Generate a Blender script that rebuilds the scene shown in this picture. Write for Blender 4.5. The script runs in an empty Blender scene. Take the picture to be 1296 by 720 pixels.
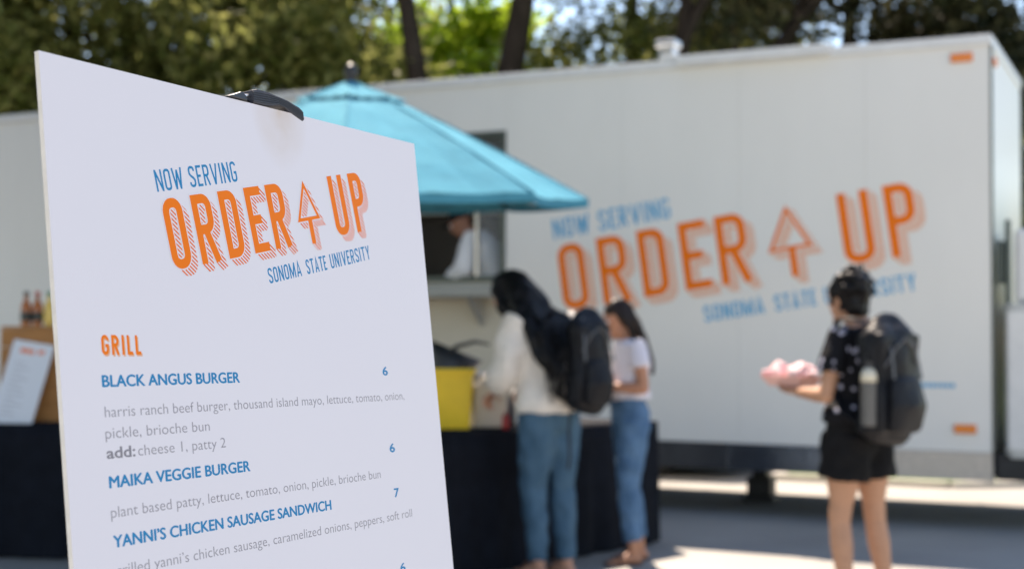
import bpy, math, random
import numpy as np
from mathutils import Vector, Matrix, Quaternion, noise as mnoise

random.seed(7)
RNG = np.random.default_rng(7)
S = bpy.context.scene
COL = S.collection
R = math.radians

# ------------------------------------------------------------------ camera
HC = 1.3
cam_d = bpy.data.cameras.new('camera')
cam = bpy.data.objects.new('camera', cam_d)
COL.objects.link(cam)
S.camera = cam
cam_d.sensor_width = 36.0
cam_d.lens = 50.0
cam_d.clip_start = 0.05
cam_d.clip_end = 1500.0
cam.matrix_world = (Matrix.Translation((0, 0, HC)) @ Matrix.Rotation(R(90 + 2.227), 4, 'X')
                    @ Matrix.Rotation(R(0.38), 4, 'Z'))
cam_d.dof.use_dof = True
cam_d.dof.focus_distance = 1.44
cam_d.dof.aperture_fstop = 5.0
cam_d.dof.aperture_blades = 9

# ------------------------------------------------------------------ light
SUN_AZ = Vector((-0.26, 0.966))          # horizontal direction towards the sun
SUN_EL = R(55.9)
w = bpy.data.worlds.new('World')
S.world = w
w.use_nodes = True
nt = w.node_tree
bg = nt.nodes['Background']
sky = nt.nodes.new('ShaderNodeTexSky')
sky.sky_type = 'NISHITA'
sky.sun_disc = False
sky.sun_elevation = SUN_EL
sky.sun_rotation = math.atan2(SUN_AZ.x, SUN_AZ.y)
sky.air_density = 1.0
sky.dust_density = 0.05
sky.ozone_density = 2.5
nt.links.new(sky.outputs[0], bg.inputs[0])
bg.inputs[1].default_value = 0.12
sun_d = bpy.data.lights.new('sun', 'SUN')
sun_d.energy = 4.9
sun_d.angle = R(0.55)
sun_d.color = (1.0, 0.955, 0.89)
sun = bpy.data.objects.new('sun', sun_d)
COL.objects.link(sun)
sv = Vector((SUN_AZ.x * math.cos(SUN_EL), SUN_AZ.y * math.cos(SUN_EL), math.sin(SUN_EL)))
sun.rotation_mode = 'QUATERNION'
sun.rotation_quaternion = sv.to_track_quat('Z', 'Y')
sun.location = (0, 0, 30)

S.view_settings.view_transform = 'Standard'
S.view_settings.look = 'None'
S.view_settings.exposure = 1.36
S.view_settings.use_white_balance = True
S.view_settings.white_balance_temperature = 7700
S.view_settings.white_balance_tint = 16
S.view_settings.gamma = 1.0
S.cycles.max_bounces = 8
S.cycles.transparent_max_bounces = 16
S.cycles.caustics_reflective = False
S.cycles.caustics_refractive = False
S.cycles.sample_clamp_indirect = 6.0
try:
    S.cycles.use_denoising = True
except Exception:
    pass

# ------------------------------------------------------------------ materials
def mat(name, col, rough=0.6, metal=0.0, spec=0.5, nscale=None, namt=0.15, col2=None, bump=0.0,
        bscale=None, coat=0.0, transl=0.0, emis=None, island=0.0, alpha=1.0, trans=0.0, stretch=None):
    m = bpy.data.materials.new(name)
    m.use_nodes = True
    t = m.node_tree
    p = t.nodes['Principled BSDF']
    c = (*col, 1.0) if len(col) == 3 else col
    p.inputs['Base Color'].default_value = c
    p.inputs['Roughness'].default_value = rough
    p.inputs['Metallic'].default_value = metal
    p.inputs['Specular IOR Level'].default_value = spec
    p.inputs['Coat Weight'].default_value = coat
    p.inputs['Alpha'].default_value = alpha
    p.inputs['Transmission Weight'].default_value = trans
    csock = None
    if nscale or island:
        tc = t.nodes.new('ShaderNodeTexCoord')
        vec = tc.outputs['Object']
        if stretch:
            mp = t.nodes.new('ShaderNodeMapping')
            mp.inputs['Scale'].default_value = stretch
            t.links.new(vec, mp.inputs[0])
            vec = mp.outputs[0]
        mx = t.nodes.new('ShaderNodeMix')
        mx.data_type = 'RGBA'
        if col2 is None:
            a = tuple(max(0, v * (1 - namt)) for v in col[:3]) + (1,)
            b = tuple(min(1, v * (1 + namt)) for v in col[:3]) + (1,)
        else:
            a = (*col[:3], 1)
            b = (*col2[:3], 1)
        mx.inputs[6].default_value = a
        mx.inputs[7].default_value = b
        if nscale:
            n = t.nodes.new('ShaderNodeTexNoise')
            n.inputs['Scale'].default_value = nscale
            n.inputs['Detail'].default_value = 6
            n.inputs['Roughness'].default_value = 0.6
            t.links.new(vec, n.inputs['Vector'])
            mr = t.nodes.new('ShaderNodeMapRange')
            mr.inputs[1].default_value = 0.3
            mr.inputs[2].default_value = 0.7
            t.links.new(n.outputs[0], mr.inputs[0])
            t.links.new(mr.outputs[0], mx.inputs[0])
        if island:
            g = t.nodes.new('ShaderNodeNewGeometry')
            t.links.new(g.outputs['Random Per Island'], mx.inputs[0])
        t.links.new(mx.outputs[2], p.inputs['Base Color'])
        csock = mx.outputs[2]
    if bump:
        tc2 = t.nodes.new('ShaderNodeTexCoord')
        n2 = t.nodes.new('ShaderNodeTexNoise')
        n2.inputs['Scale'].default_value = bscale or 40
        n2.inputs['Detail'].default_value = 5
        t.links.new(tc2.outputs['Object'], n2.inputs['Vector'])
        bp = t.nodes.new('ShaderNodeBump')
        bp.inputs['Strength'].default_value = bump
        bp.inputs['Distance'].default_value = 0.02
        t.links.new(n2.outputs[0], bp.inputs['Height'])
        t.links.new(bp.outputs[0], p.inputs['Normal'])
    if transl:
        out = t.nodes['Material Output']
        tr = t.nodes.new('ShaderNodeBsdfTranslucent')
        if csock:
            t.links.new(csock, tr.inputs[0])
        else:
            tr.inputs[0].default_value = c
        ms = t.nodes.new('ShaderNodeMixShader')
        ms.inputs[0].default_value = transl
        t.links.new(p.outputs[0], ms.inputs[1])
        t.links.new(tr.outputs[0], ms.inputs[2])
        t.links.new(ms.outputs[0], out.inputs[0])
    if emis:
        p.inputs['Emission Color'].default_value = (*emis[:3], 1)
        p.inputs['Emission Strength'].default_value = emis[3]
    return m

M = {}
M['board'] = mat('foam_board', (0.80, 0.80, 0.80), 0.45, nscale=2.5, namt=0.012)
M['paper'] = mat('white_print', (0.735, 0.720, 0.765), 0.45, spec=0.12)
M['foam'] = mat('foam_core', (0.74, 0.70, 0.62), 0.8, nscale=60, namt=0.08)
M['orange'] = mat('orange_ink', (0.90, 0.19, 0.006), 0.45, spec=0.12)
M['orange_lt'] = mat('pale_orange_ink', (0.76, 0.42, 0.27), 0.5, spec=0.12)
M['blue'] = mat('blue_ink', (0.0, 0.215, 0.45), 0.45, spec=0.12)
M['grey'] = mat('grey_ink', (0.31, 0.30, 0.33), 0.5, spec=0.12)
M['greyd'] = mat('dark_grey_ink', (0.24, 0.235, 0.26), 0.5, spec=0.12)
M['vblue'] = mat('blue_vinyl', (0.09, 0.39, 0.62), 0.4, spec=0.2, nscale=3, namt=0.08)
M['vorange'] = mat('orange_vinyl', (0.92, 0.18, 0.004), 0.4, spec=0.2, nscale=3, namt=0.06)
M['white'] = mat('white_trailer_paint', (0.78, 0.765, 0.715), 0.30, spec=0.35, nscale=1.4, namt=0.022, stretch=(1.5, 1.5, .6), bump=0.02, bscale=1.5)
M['trim'] = mat('white_trim', (0.72, 0.72, 0.70), 0.35, nscale=8, namt=0.05)
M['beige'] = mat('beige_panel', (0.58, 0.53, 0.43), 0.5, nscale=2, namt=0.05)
M['alu'] = mat('aluminium', (0.62, 0.63, 0.65), 0.3, metal=1.0, nscale=14, namt=0.1)
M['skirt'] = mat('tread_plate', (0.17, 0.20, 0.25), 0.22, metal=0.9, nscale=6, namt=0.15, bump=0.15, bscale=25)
M['skirttan'] = mat('tan_tread_plate', (0.60, 0.52, 0.43), 0.45, nscale=30, namt=0.12, bump=0.3, bscale=45)  # lighter tan length of skirt at the right-hand end
M['skirtdark'] = mat('dark_reflection_skirt', (0.045, 0.05, 0.06), 0.35, metal=.5, nscale=6, namt=0.2)  # shaded ground mirrored in the left skirt is put into this dark colour
M['darkalu'] = mat('dark_trim', (0.09, 0.11, 0.10), 0.4, metal=0.6, nscale=5, namt=0.1)
M['steel'] = mat('chassis_steel', (0.02, 0.022, 0.025), 0.5, metal=0.3, nscale=12, namt=0.3)
M['rubber'] = mat('rubber', (0.015, 0.015, 0.016), 0.8, nscale=30, namt=0.3)
M['black'] = mat('black_plastic', (0.018, 0.019, 0.023), 0.38, nscale=30, namt=0.2)
M['gripgrey'] = mat('grey_rubber_grip', (0.045, 0.045, 0.055), 0.5, spec=.3, nscale=40, namt=.15)
M['cloth'] = mat('black_tablecloth', (0.006, 0.008, 0.013), 0.85, spec=0.15, nscale=8, namt=0.3)
M['teal'] = mat('teal_canvas', (0.060, 0.285, 0.380), 0.9, spec=0.12, nscale=9, namt=0.08, transl=0.03, bump=0.1, bscale=30)
M['tealhem'] = mat('teal_canvas_hem', (0.050, 0.245, 0.335), 0.9, spec=0.1, nscale=9, namt=0.08)
M['ledge'] = mat('dull_counter_metal', (0.34, 0.355, 0.33), 0.55, metal=.2, nscale=5, namt=.06)
M['glass'] = mat('window_glass', (0.8, 0.85, 0.85), 0.04, alpha=0.07, spec=0.4)
M['amber'] = mat('amber_lens', (0.85, 0.22, 0.02), 0.2, nscale=40, namt=0.1)
M['wood'] = mat('crate_wood', (0.50, 0.22, 0.06), 0.6, nscale=6, col2=(0.30, 0.13, 0.045), stretch=(1, 1, 12), bump=0.15)
M['yellow'] = mat('yellow_plastic', (0.92, 0.60, 0.01), 0.42, nscale=10, namt=0.06)
M['cream'] = mat('cream_plastic', (0.60, 0.55, 0.46), 0.5, nscale=9, namt=0.08)
M['sweater'] = mat('cream_knit', (0.80, 0.73, 0.65), 0.9, nscale=30, namt=0.08, bump=0.5, bscale=60)
M['jeans'] = mat('blue_denim', (0.042, 0.095, 0.150), 0.9, spec=.1, nscale=7, col2=(0.078, 0.155, 0.225), bump=0.3, bscale=50)
M['jeans2'] = mat('faded_denim', (0.045, 0.11, 0.21), 0.9, spec=.1, nscale=6, col2=(0.12, 0.23, 0.37), bump=0.3, bscale=50)
M['tee'] = mat('white_cotton', (0.72, 0.70, 0.76), 0.9, nscale=12, namt=0.05)
M['coat'] = mat('chef_white', (0.72, 0.70, 0.66), 0.85, nscale=8, namt=0.06)
M['blackcl'] = mat('black_fabric', (0.008, 0.008, 0.009), 0.85, spec=0.15, nscale=20, namt=0.3, bump=0.3, bscale=50)
M['pack'] = mat('black_nylon', (0.007, 0.008, 0.011), 0.5, spec=0.22, nscale=25, namt=0.3, bump=0.4, bscale=25)
M['skinA'] = mat('skin_light', (0.52, 0.27, 0.18), 0.55, nscale=14, namt=0.08)
M['skinB'] = mat('skin_tan', (0.47, 0.22, 0.13), 0.55, nscale=14, namt=0.08)
M['skinC'] = mat('skin_warm', (0.47, 0.25, 0.155), 0.55, spec=.3, nscale=14, namt=0.08)
M['skinD'] = mat('skin_brown', (0.34, 0.15, 0.09), 0.55, nscale=14, namt=0.08)
M['hairblk'] = mat('black_hair', (0.004, 0.0035, 0.004), 0.5, spec=0.25, nscale=20, namt=0.4)
M['hairbr'] = mat('dark_brown_hair', (0.016, 0.008, 0.005), 0.5, spec=0.25, nscale=20, namt=0.4)
M['sole'] = mat('shoe_leather', (0.12, 0.05, 0.03), 0.6, nscale=12, namt=0.2)
M['eye'] = mat('eye_white', (0.7, 0.7, 0.7), 0.2)
M['bark'] = mat('bark', (0.018, 0.014, 0.012), 0.95, spec=.05, nscale=4, col2=(0.060, 0.048, 0.040), stretch=(1, 1, 0.2), bump=0.8, bscale=9)
M['leafA'] = mat('olive_leaves', (0.085, 0.115, 0.020), 0.6, spec=.3, island=1, col2=(0.34, 0.34, 0.12), transl=0.5)
M['leafB'] = mat('green_leaves', (0.20, 0.33, 0.02), 0.5, spec=.3, island=1, col2=(0.48, 0.60, 0.07), transl=0.62)
M['leafC'] = mat('dark_conifer_leaves', (0.026, 0.042, 0.022), 0.6, spec=.35, island=1, col2=(0.19, 0.18, 0.095), transl=0.42)
M['grass'] = mat('lawn_grass', (0.06, 0.13, 0.02), 0.9, nscale=3, col2=(0.13, 0.20, 0.05), bump=1.0, bscale=30)
M['kerb'] = mat('kerb_concrete', (0.42, 0.40, 0.36), 0.85, nscale=6, namt=0.1)
M['carpaint'] = mat('dark_blue_car_paint', (0.02, 0.03, 0.05), 0.2, metal=0.4, coat=0.8)
M['chrome'] = mat('chrome', (0.85, 0.85, 0.86), 0.08, metal=1.0)
M['carglass'] = mat('car_glass', (0.01, 0.012, 0.014), 0.05)
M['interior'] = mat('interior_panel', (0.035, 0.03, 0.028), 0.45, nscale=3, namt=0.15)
M['amberglass'] = mat('amber_bottle_glass', (0.42, 0.13, 0.03), 0.12, nscale=8, namt=0.1)
M['mustard'] = mat('yellow_bottle', (0.75, 0.52, 0.12), 0.3)
M['green'] = mat('green_cap', (0.02, 0.22, 0.10), 0.4)
M['label'] = mat('dark_label', (0.03, 0.035, 0.03), 0.5)
M['bottlegrey'] = mat('grey_bottle_steel', (0.10, 0.10, 0.10), 0.35, metal=0.3, nscale=8, namt=0.1)
M['bottlecap'] = mat('cream_bottle_top', (0.62, 0.58, 0.46), 0.35)
M['pinkpaper'] = mat('pink_food_paper', (0.80, 0.30, 0.30), 0.7, nscale=16, col2=(0.85, 0.74, 0.72))
M['tray'] = mat('paper_tray', (0.75, 0.45, 0.40), 0.8)
M['red'] = mat('red_plastic', (0.45, 0.02, 0.02), 0.35)
M['seam'] = mat('grey_sealant', (0.42, 0.43, 0.42), 0.6)
M['acrylic'] = mat('print_sheet', (0.74, 0.77, 0.82), 0.2)

# floral print on black shirt
def floral():
    m = mat('black_floral_fabric', (0.008, 0.008, 0.010), 0.8, spec=0.15)
    t = m.node_tree
    p = t.nodes['Principled BSDF']
    tc = t.nodes.new('ShaderNodeTexCoord')
    v = t.nodes.new('ShaderNodeTexVoronoi')
    v.inputs['Scale'].default_value = 17
    t.links.new(tc.outputs['Object'], v.inputs['Vector'])
    mr = t.nodes.new('ShaderNodeMapRange')
    mr.inputs[1].default_value = 0.20
    mr.inputs[2].default_value = 0.30
    mr.inputs[3].default_value = 1
    mr.inputs[4].default_value = 0
    t.links.new(v.outputs['Distance'], mr.inputs[0])
    mx = t.nodes.new('ShaderNodeMix')
    mx.data_type = 'RGBA'
    mx.inputs[6].default_value = (0.008, 0.008, 0.010, 1)
    mx.inputs[7].default_value = (0.45, 0.45, 0.55, 1)
    t.links.new(mr.outputs[0], mx.inputs[0])
    t.links.new(mx.outputs[2], p.inputs['Base Color'])
    return m
M['floral'] = floral()

# ground: worn concrete / asphalt apron
def ground_mat():
    m = mat('pavement', (0.27, 0.265, 0.255), 0.85)
    t = m.node_tree
    p = t.nodes['Principled BSDF']
    tc = t.nodes.new('ShaderNodeTexCoord')
    n1 = t.nodes.new('ShaderNodeTexNoise'); n1.inputs['Scale'].default_value = 0.7; n1.inputs['Detail'].default_value = 8
    n2 = t.nodes.new('ShaderNodeTexNoise'); n2.inputs['Scale'].default_value = 60; n2.inputs['Detail'].default_value = 4
    t.links.new(tc.outputs['Object'], n1.inputs['Vector'])
    t.links.new(tc.outputs['Object'], n2.inputs['Vector'])
    r = t.nodes.new('ShaderNodeValToRGB')
    r.color_ramp.elements[0].position = 0.3; r.color_ramp.elements[0].color = (0.225, 0.215, 0.20, 1)
    r.color_ramp.elements[1].position = 0.7; r.color_ramp.elements[1].color = (0.345, 0.33, 0.30, 1)
    ad = t.nodes.new('ShaderNodeMath'); ad.operation = 'MULTIPLY_ADD'
    t.links.new(n2.outputs[0], ad.inputs[0]); ad.inputs[1].default_value = 0.35
    t.links.new(n1.outputs[0], ad.inputs[2])
    sb = t.nodes.new('ShaderNodeMath'); sb.operation = 'SUBTRACT'; sb.inputs[1].default_value = 0.17
    t.links.new(ad.outputs[0], sb.inputs[0])
    t.links.new(sb.outputs[0], r.inputs[0])
    t.links.new(r.outputs[0], p.inputs['Base Color'])
    b = t.nodes.new('ShaderNodeBump'); b.inputs['Strength'].default_value = 0.4; b.inputs['Distance'].default_value = 0.01
    t.links.new(n2.outputs[0], b.inputs['Height'])
    t.links.new(b.outputs[0], p.inputs['Normal'])
    return m
M['ground'] = ground_mat()

# ------------------------------------------------------------------ mesh helpers
class MB:
    def __init__(s):
        s.v = []
        s.f = []
    def add(s, vs, fs):
        o = len(s.v)
        s.v += [tuple(p) for p in vs]
        s.f += [tuple(i + o for i in f) for f in fs]
    def box(s, lo, hi, M4=None):
        x0, y0, z0 = lo
        x1, y1, z1 = hi
        P = [Vector(p) for p in ((x0, y0, z0), (x1, y0, z0), (x1, y1, z0), (x0, y1, z0),
                                 (x0, y0, z1), (x1, y0, z1), (x1, y1, z1), (x0, y1, z1))]
        if M4:
            P = [M4 @ p for p in P]
        s.add(P, [(0, 3, 2, 1), (4, 5, 6, 7), (0, 1, 5, 4), (1, 2, 6, 5), (2, 3, 7, 6), (3, 0, 4, 7)])
        return s
    def prism(s, pts, z0, z1, M4=None):
        """polygon pts (x,y) extruded z0..z1"""
        n = len(pts)
        P = [Vector((x, y, z0)) for x, y in pts] + [Vector((x, y, z1)) for x, y in pts]
        if M4:
            P = [M4 @ p for p in P]
        s.add(P, [tuple(range(n))[::-1], tuple(range(n, 2 * n))] +
              [(i, (i + 1) % n, n + (i + 1) % n, n + i) for i in range(n)])
        return s
    def tube(s, pts, radii, seg=10, side=None, round_caps=True, closed=False):
        """pts list of vectors; radii floats or (a,b) with a along side axis"""
        pts = [Vector(p) for p in pts]
        rr = [(r, r) if not isinstance(r, (tuple, list)) else r for r in radii]
        if round_caps and not closed:
            def cap(p, q, r):
                d = (p - q).normalized()
                m = min(r)
                out = []
                for a in (0.5, 0.87):
                    out.append((p + d * m * a, tuple(x * math.sqrt(1 - a * a) for x in r)))
                return out
            a = cap(pts[0], pts[1], rr[0])
            b = cap(pts[-1], pts[-2], rr[-1])
            pts = [x[0] for x in a[::-1]] + pts + [x[0] for x in b]
            rr = [x[1] for x in a[::-1]] + rr + [x[1] for x in b]
        n = len(pts)
        rings = []
        prev = None
        for i in range(n):
            if closed:
                t = pts[(i + 1) % n] - pts[i - 1]
            else:
                t = pts[min(i + 1, n - 1)] - pts[max(i - 1, 0)]
            if t.length < 1e-9:
                t = Vector((0, 0, 1))
            t.normalize()
            sd = Vector(side) if side is not None else prev
            if sd is None:
                sd = Vector((1, 0, 0)) if abs(t.x) < 0.9 else Vector((0, 1, 0))
            e1 = sd - t * sd.dot(t)
            if e1.length < 1e-6:
                e1 = Vector((0, 1, 0)) - t * t.y
            e1.normalize()
            prev = e1
            e2 = t.cross(e1)
            a, b = rr[i]
            rings.append([pts[i] + e1 * a * math.cos(k * 2 * math.pi / seg) + e2 * b * math.sin(k * 2 * math.pi / seg)
                          for k in range(seg)])
        vs = [p for r in rings for p in r]
        fs = []
        m = n if closed else n - 1
        for i in range(m):
            j = (i + 1) % n
            for k in range(seg):
                l = (k + 1) % seg
                fs.append((i * seg + k, i * seg + l, j * seg + l, j * seg + k))
        if not closed:
            fs.append(tuple(range(seg))[::-1])
            fs.append(tuple(range((n - 1) * seg, n * seg)))
        s.add(vs, fs)
        return s
    def lathe(s, prof, seg=20, M4=None):
        vs = []
        for r, z in prof:
            for k in range(seg):
                a = k * 2 * math.pi / seg
                p = Vector((r * math.cos(a), r * math.sin(a), z))
                vs.append(M4 @ p if M4 else p)
        n = len(prof)
        fs = []
        for i in range(n - 1):
            for k in range(seg):
                l = (k + 1) % seg
                fs.append((i * seg + k, i * seg + l, (i + 1) * seg + l, (i + 1) * seg + k))
        fs.append(tuple(range(seg))[::-1])
        fs.append(tuple(range((n - 1) * seg, n * seg)))
        s.add(vs, fs)
        return s
    def ball(s, c, r, seg=14, rings=9, M4=None):
        if not isinstance(r, (tuple, list)):
            r = (r, r, r)
        vs = []
        for i in range(rings + 1):
            th = math.pi * (i + 0.02) / (rings + 0.04)
            for k in range(seg):
                a = k * 2 * math.pi / seg
                p = Vector((r[0] * math.sin(th) * math.cos(a), r[1] * math.sin(th) * math.sin(a), r[2] * math.cos(th)))
                if M4:
                    p = M4 @ p
                vs.append(p + Vector(c))
        fs = []
        for i in range(rings):
            for k in range(seg):
                l = (k + 1) % seg
                fs.append((i * seg + l, i * seg + k, (i + 1) * seg + k, (i + 1) * seg + l))
        fs.append(tuple(range(seg)))
        fs.append(tuple(range(rings * seg, (rings + 1) * seg))[::-1])
        s.add(vs, fs)
        return s
    def build(s, name, m, parent=None, smooth=False, bevel=0.0, loc=None):
        me = bpy.data.meshes.new(name)
        me.from_pydata(s.v, [], s.f)
        me.validate()
        me.materials.append(m)
        if smooth:
            me.polygons.foreach_set('use_smooth', [True] * len(me.polygons))
        o = bpy.data.objects.new(name, me)
        COL.objects.link(o)
        if parent:
            o.parent = parent
        if loc:
            o.location = loc
        if bevel:
            b = o.modifiers.new('bevel', 'BEVEL')
            b.width = bevel
            b.segments = 2
            b.limit_method = 'ANGLE'
        return o

def thing(name, label, cat, loc=(0, 0, 0), rotz=0.0, mtx=None, group=None):
    o = bpy.data.objects.new(name, None)
    COL.objects.link(o)
    o.empty_display_size = 0.1
    if mtx is not None:
        o.matrix_world = mtx
    else:
        o.location = loc
        o.rotation_euler = (0, 0, rotz)
    o['label'] = label
    o['category'] = cat
    if group:
        o['group'] = group
    return o
def tag(o, label, cat, group=None):
    o['label'] = label
    o['category'] = cat
    if group:
        o['group'] = group
    return o
def struct(o):
    o['kind'] = 'structure'
    return o
def bx(lo, hi, name, m, parent=None, bevel=0.0, label=None):
    o = MB().box(lo, hi).build(name, m, parent, bevel=bevel)
    if label:
        o['label'] = label
    return o

def remesh(mb, name, m, parent, voxel, smooth=4, disp=None):
    """fuse overlapping closed shapes of mb into one continuous surface"""
    me = bpy.data.meshes.new(name + '_src')
    me.from_pydata(mb.v, [], mb.f)
    o = bpy.data.objects.new(name + '_src', me)
    COL.objects.link(o)
    r = o.modifiers.new('r', 'REMESH')
    r.mode = 'VOXEL'
    r.voxel_size = voxel
    sm = o.modifiers.new('s', 'SMOOTH')
    sm.factor = 0.5
    sm.iterations = smooth
    dg = bpy.context.evaluated_depsgraph_get()
    dg.update()
    me2 = bpy.data.meshes.new_from_object(o.evaluated_get(dg))
    bpy.data.objects.remove(o)
    me2.name = name
    if disp:
        sc, amp = disp
        n = len(me2.vertices)
        co = np.empty(n * 3); me2.vertices.foreach_get('co', co); co = co.reshape(-1, 3)
        no = np.empty(n * 3); me2.vertices.foreach_get('normal', no); no = no.reshape(-1, 3)
        d = np.array([mnoise.noise(Vector((c[0] * sc, c[1] * sc, c[2] * sc * 0.7))) for c in co]) * amp
        co += no * d[:, None]
        me2.vertices.foreach_set('co', co.ravel())
    me2.materials.clear()
    me2.materials.append(m)
    me2.polygons.foreach_set('use_smooth', [True] * len(me2.polygons))
    me2.update()
    ob = bpy.data.objects.new(name, me2)
    COL.objects.link(ob)
    ob.parent = parent
    return ob

# ------------------------------------------------------------------ setting: ground
TD = Vector((0.90259, -0.43051, 0))      # along the trailer, to its right-hand end
TN = Vector((-0.43051, -0.90259, 0))     # out of its serving side
T0 = Vector((1.86814, 10.6, 0))
def T(u, n, z=0.0):
    return T0 + TD * u + TN * n + Vector((0, 0, z))
TM = Matrix(((TD.x, TN.x, 0, T0.x), (TD.y, TN.y, 0, T0.y), (0, 0, 1, 0), (0, 0, 0, 1)))  # local x=u, y=n

g = MB(); g.add([(-400, -400, 0), (400, -400, 0), (400, 400, 0), (-400, 400, 0)], [(0, 1, 2, 3)])
struct(g.build('ground', M['ground']))
def sheet(name, m, pts, z):
    b = MB(); b.add([T(u, n, z) for u, n in pts], [tuple(range(len(pts)))])
    o = b.build(name, m)
    if o.data.polygons[0].normal.z < 0:
        o.data.flip_normals()
    return struct(o)
sheet('lawn', M['grass'], [(-0.6, -2.95), (-0.6, -6.3), (-120, -6.3), (-120, -150), (140, -150), (140, -5.2), (3.0, -4.4), (0.9, -2.95)], 0.05)
kb = MB()
for (u0, n0, u1, n1) in ((-0.6, -2.95, 0.9, -2.85),  (-0.72, -6.3, -0.6, -2.85), (-120, -6.3, -0.72, -6.2)):
    kb.box((u0, n0, 0), (u1, n1, 0.055), TM)
for (u0, n0), (u1, n1) in (((.9, -2.95), (3.0, -4.4)), ((3.0, -4.4), (140, -5.2))):
    d_ = Vector((u1 - u0, n1 - n0)).normalized(); q_ = Vector((-d_.y, d_.x)) * .1
    kb.prism([(u0, n0), (u1, n1), (u1 + q_.x, n1 + q_.y), (u0 + q_.x, n0 + q_.y)], 0, .055, TM)
struct(kb.build('kerb', M['kerb']))

# ------------------------------------------------------------------ lettering (stroke letters)
def ribbon(path, w, closed=False):
    """flat ribbon along a 2D path; returns verts2d, faces"""
    P = [Vector(p) for p in path]
    n = len(P)
    L, Rr = [], []
    for i in range(n):
        if closed or 0 < i < n - 1:
            a = (P[i] - P[i - 1]).normalized()
            b = (P[(i + 1) % n] - P[i]).normalized()
            na = Vector((-a.y, a.x)); nb = Vector((-b.y, b.x))
            m = na + nb
            if m.length < 1e-6:
                m = na.copy()
            m.normalize()
            k = 1 / max(0.35, m.dot(na))
        else:
            a = (P[1] - P[0]) if i == 0 else (P[-1] - P[-2])
            a.normalize()
            m = Vector((-a.y, a.x)); k = 1
        L.append(P[i] + m * k * w / 2)
        Rr.append(P[i] - m * k * w / 2)
    vs = L + Rr
    fs = []
    for i in range(n if closed else n - 1):
        j = (i + 1) % n
        fs.append((n + i, n + j, j, i))
    return vs, fs
def arc(cx, cy, rx, ry, a0, a1, n=7):
    return [(cx + rx * math.cos(R(a0 + (a1 - a0) * i / n)), cy + ry * math.sin(R(a0 + (a1 - a0) * i / n))) for i in range(n + 1)]

def glyph(ch, W, s, r):
    """strokes [(path, closed, width)] of a capital W wide, 1 high; s stroke, r corner radius (centreline)"""
    h = s / 2
    x0, x1, y0, y1 = h, W - h, h, 1 - h
    r = min(r, (x1 - x0) / 2 * 0.98)
    c = []
    if ch == 'O':
        p = arc(x1 - r, y1 - r, r, r, 0, 90) + arc(x0 + r, y1 - r, r, r, 90, 180) + arc(x0 + r, y0 + r, r, r, 180, 270) + arc(x1 - r, y0 + r, r, r, 270, 360)
        c = [(p, True, s)]
    elif ch == 'D':
        p = arc(x1 - r, y1 - r, r, r, 0, 90) + [(x0, y1), (x0, y0)] + arc(x1 - r, y0 + r, r, r, 270, 360)
        c = [(p, True, s)]
    elif ch in 'RP':
        yb = 0.49
        xx = x1 - (0.02 if ch == 'R' else 0)
        p = [(x0 + h, yb)] + arc(xx - r, yb + r, r, r, 270, 360) + arc(xx - r, y1 - r, r, r, 0, 90) + [(x0, y1), (x0, 0)]
        c = [(p, False, s)]
        if ch == 'R':
            c.append(([(W * 0.50, 0.46), (W - h * 1.05, 0)], False, s))
    elif ch == 'E':
        c = [([(W, y1), (x0, y1), (x0, y0), (W, y0)], False, s), ([(x0, 0.5), (W * 0.80, 0.5)], False, s)]
    elif ch == 'U':
        c = [([(x0, 1)] + arc(x0 + r, y0 + r, r, r, 180, 270) + arc(x1 - r, y0 + r, r, r, 270, 360) + [(x1, 1)], False, s)]
    elif ch == 'N':
        c = [([(x0, 0), (x0, 1)], False, s), ([(x1, 0), (x1, 1)], False, s), ([(x0, 1 - h * .4), (x1, h * .4)], False, s)]
    elif ch == 'M':
        c = [([(x0, 0), (x0, 1)], False, s), ([(x1, 0), (x1, 1)], False, s), ([(x0, 1 - h * .4), (W / 2, 0.12), (x1, 1 - h * .4)], False, s)]
    elif ch == 'W':
        c = [([(x0, 1), (W * .29, 0)], False, s), ([(W * .29, 0), (W * .5, .9)], False, s), ([(W * .5, .9), (W * .71, 0)], False, s), ([(W * .71, 0), (x1, 1)], False, s)]
    elif ch == 'V':
        c = [([(x0, 1), (W / 2, 0.0)], False, s), ([(W / 2, 0.0), (x1, 1)], False, s)]
    elif ch == 'A':
        c = [([(x0, 0), (W / 2, 0.97), (x1, 0)], False, s), ([(W * .24, 0.27), (W * .76, 0.27)], False, s)]
    elif ch == 'I':
        c = [([(W / 2, 0), (W / 2, 1)], False, s)]
    elif ch == 'T':
        c = [([(0, y1), (W, y1)], False, s), ([(W / 2, 0), (W / 2, 1)], False, s)]
    elif ch == 'L':
        c = [([(x0, 1), (x0, y0), (W, y0)], False, s)]
    elif ch == 'Y':
        c = [([(x0, 1), (W / 2, 0.45), (x1, 1)], False, s), ([(W / 2, 0), (W / 2, 0.48)], False, s)]
    elif ch == 'G':
        c = [(arc(x1 - r, y1 - r, r, r, -5, 90)[::1] + arc(x0 + r, y1 - r, r, r, 90, 180) + arc(x0 + r, y0 + r, r, r, 180, 270)
              + arc(x1 - r, y0 + r, r, r, 270, 360) + [(x1, 0.46), (W * .52, 0.46)], False, s)]
    elif ch == 'S':
        p = arc(x1 - r, y1 - r, r, r, -20, 90) + arc(x0 + r, y1 - r, r, r, 90, 180) + \
            [(x0, 0.66), (x0 + r * .5, 0.56), (x1 - r * .5, 0.42), (x1, 0.33)] + \
            arc(x1 - r, y0 + r, r, r, 0, -90) + arc(x0 + r, y0 + r, r, r, 270, 160)
        c = [(p, False, s)]
    return c
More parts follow.
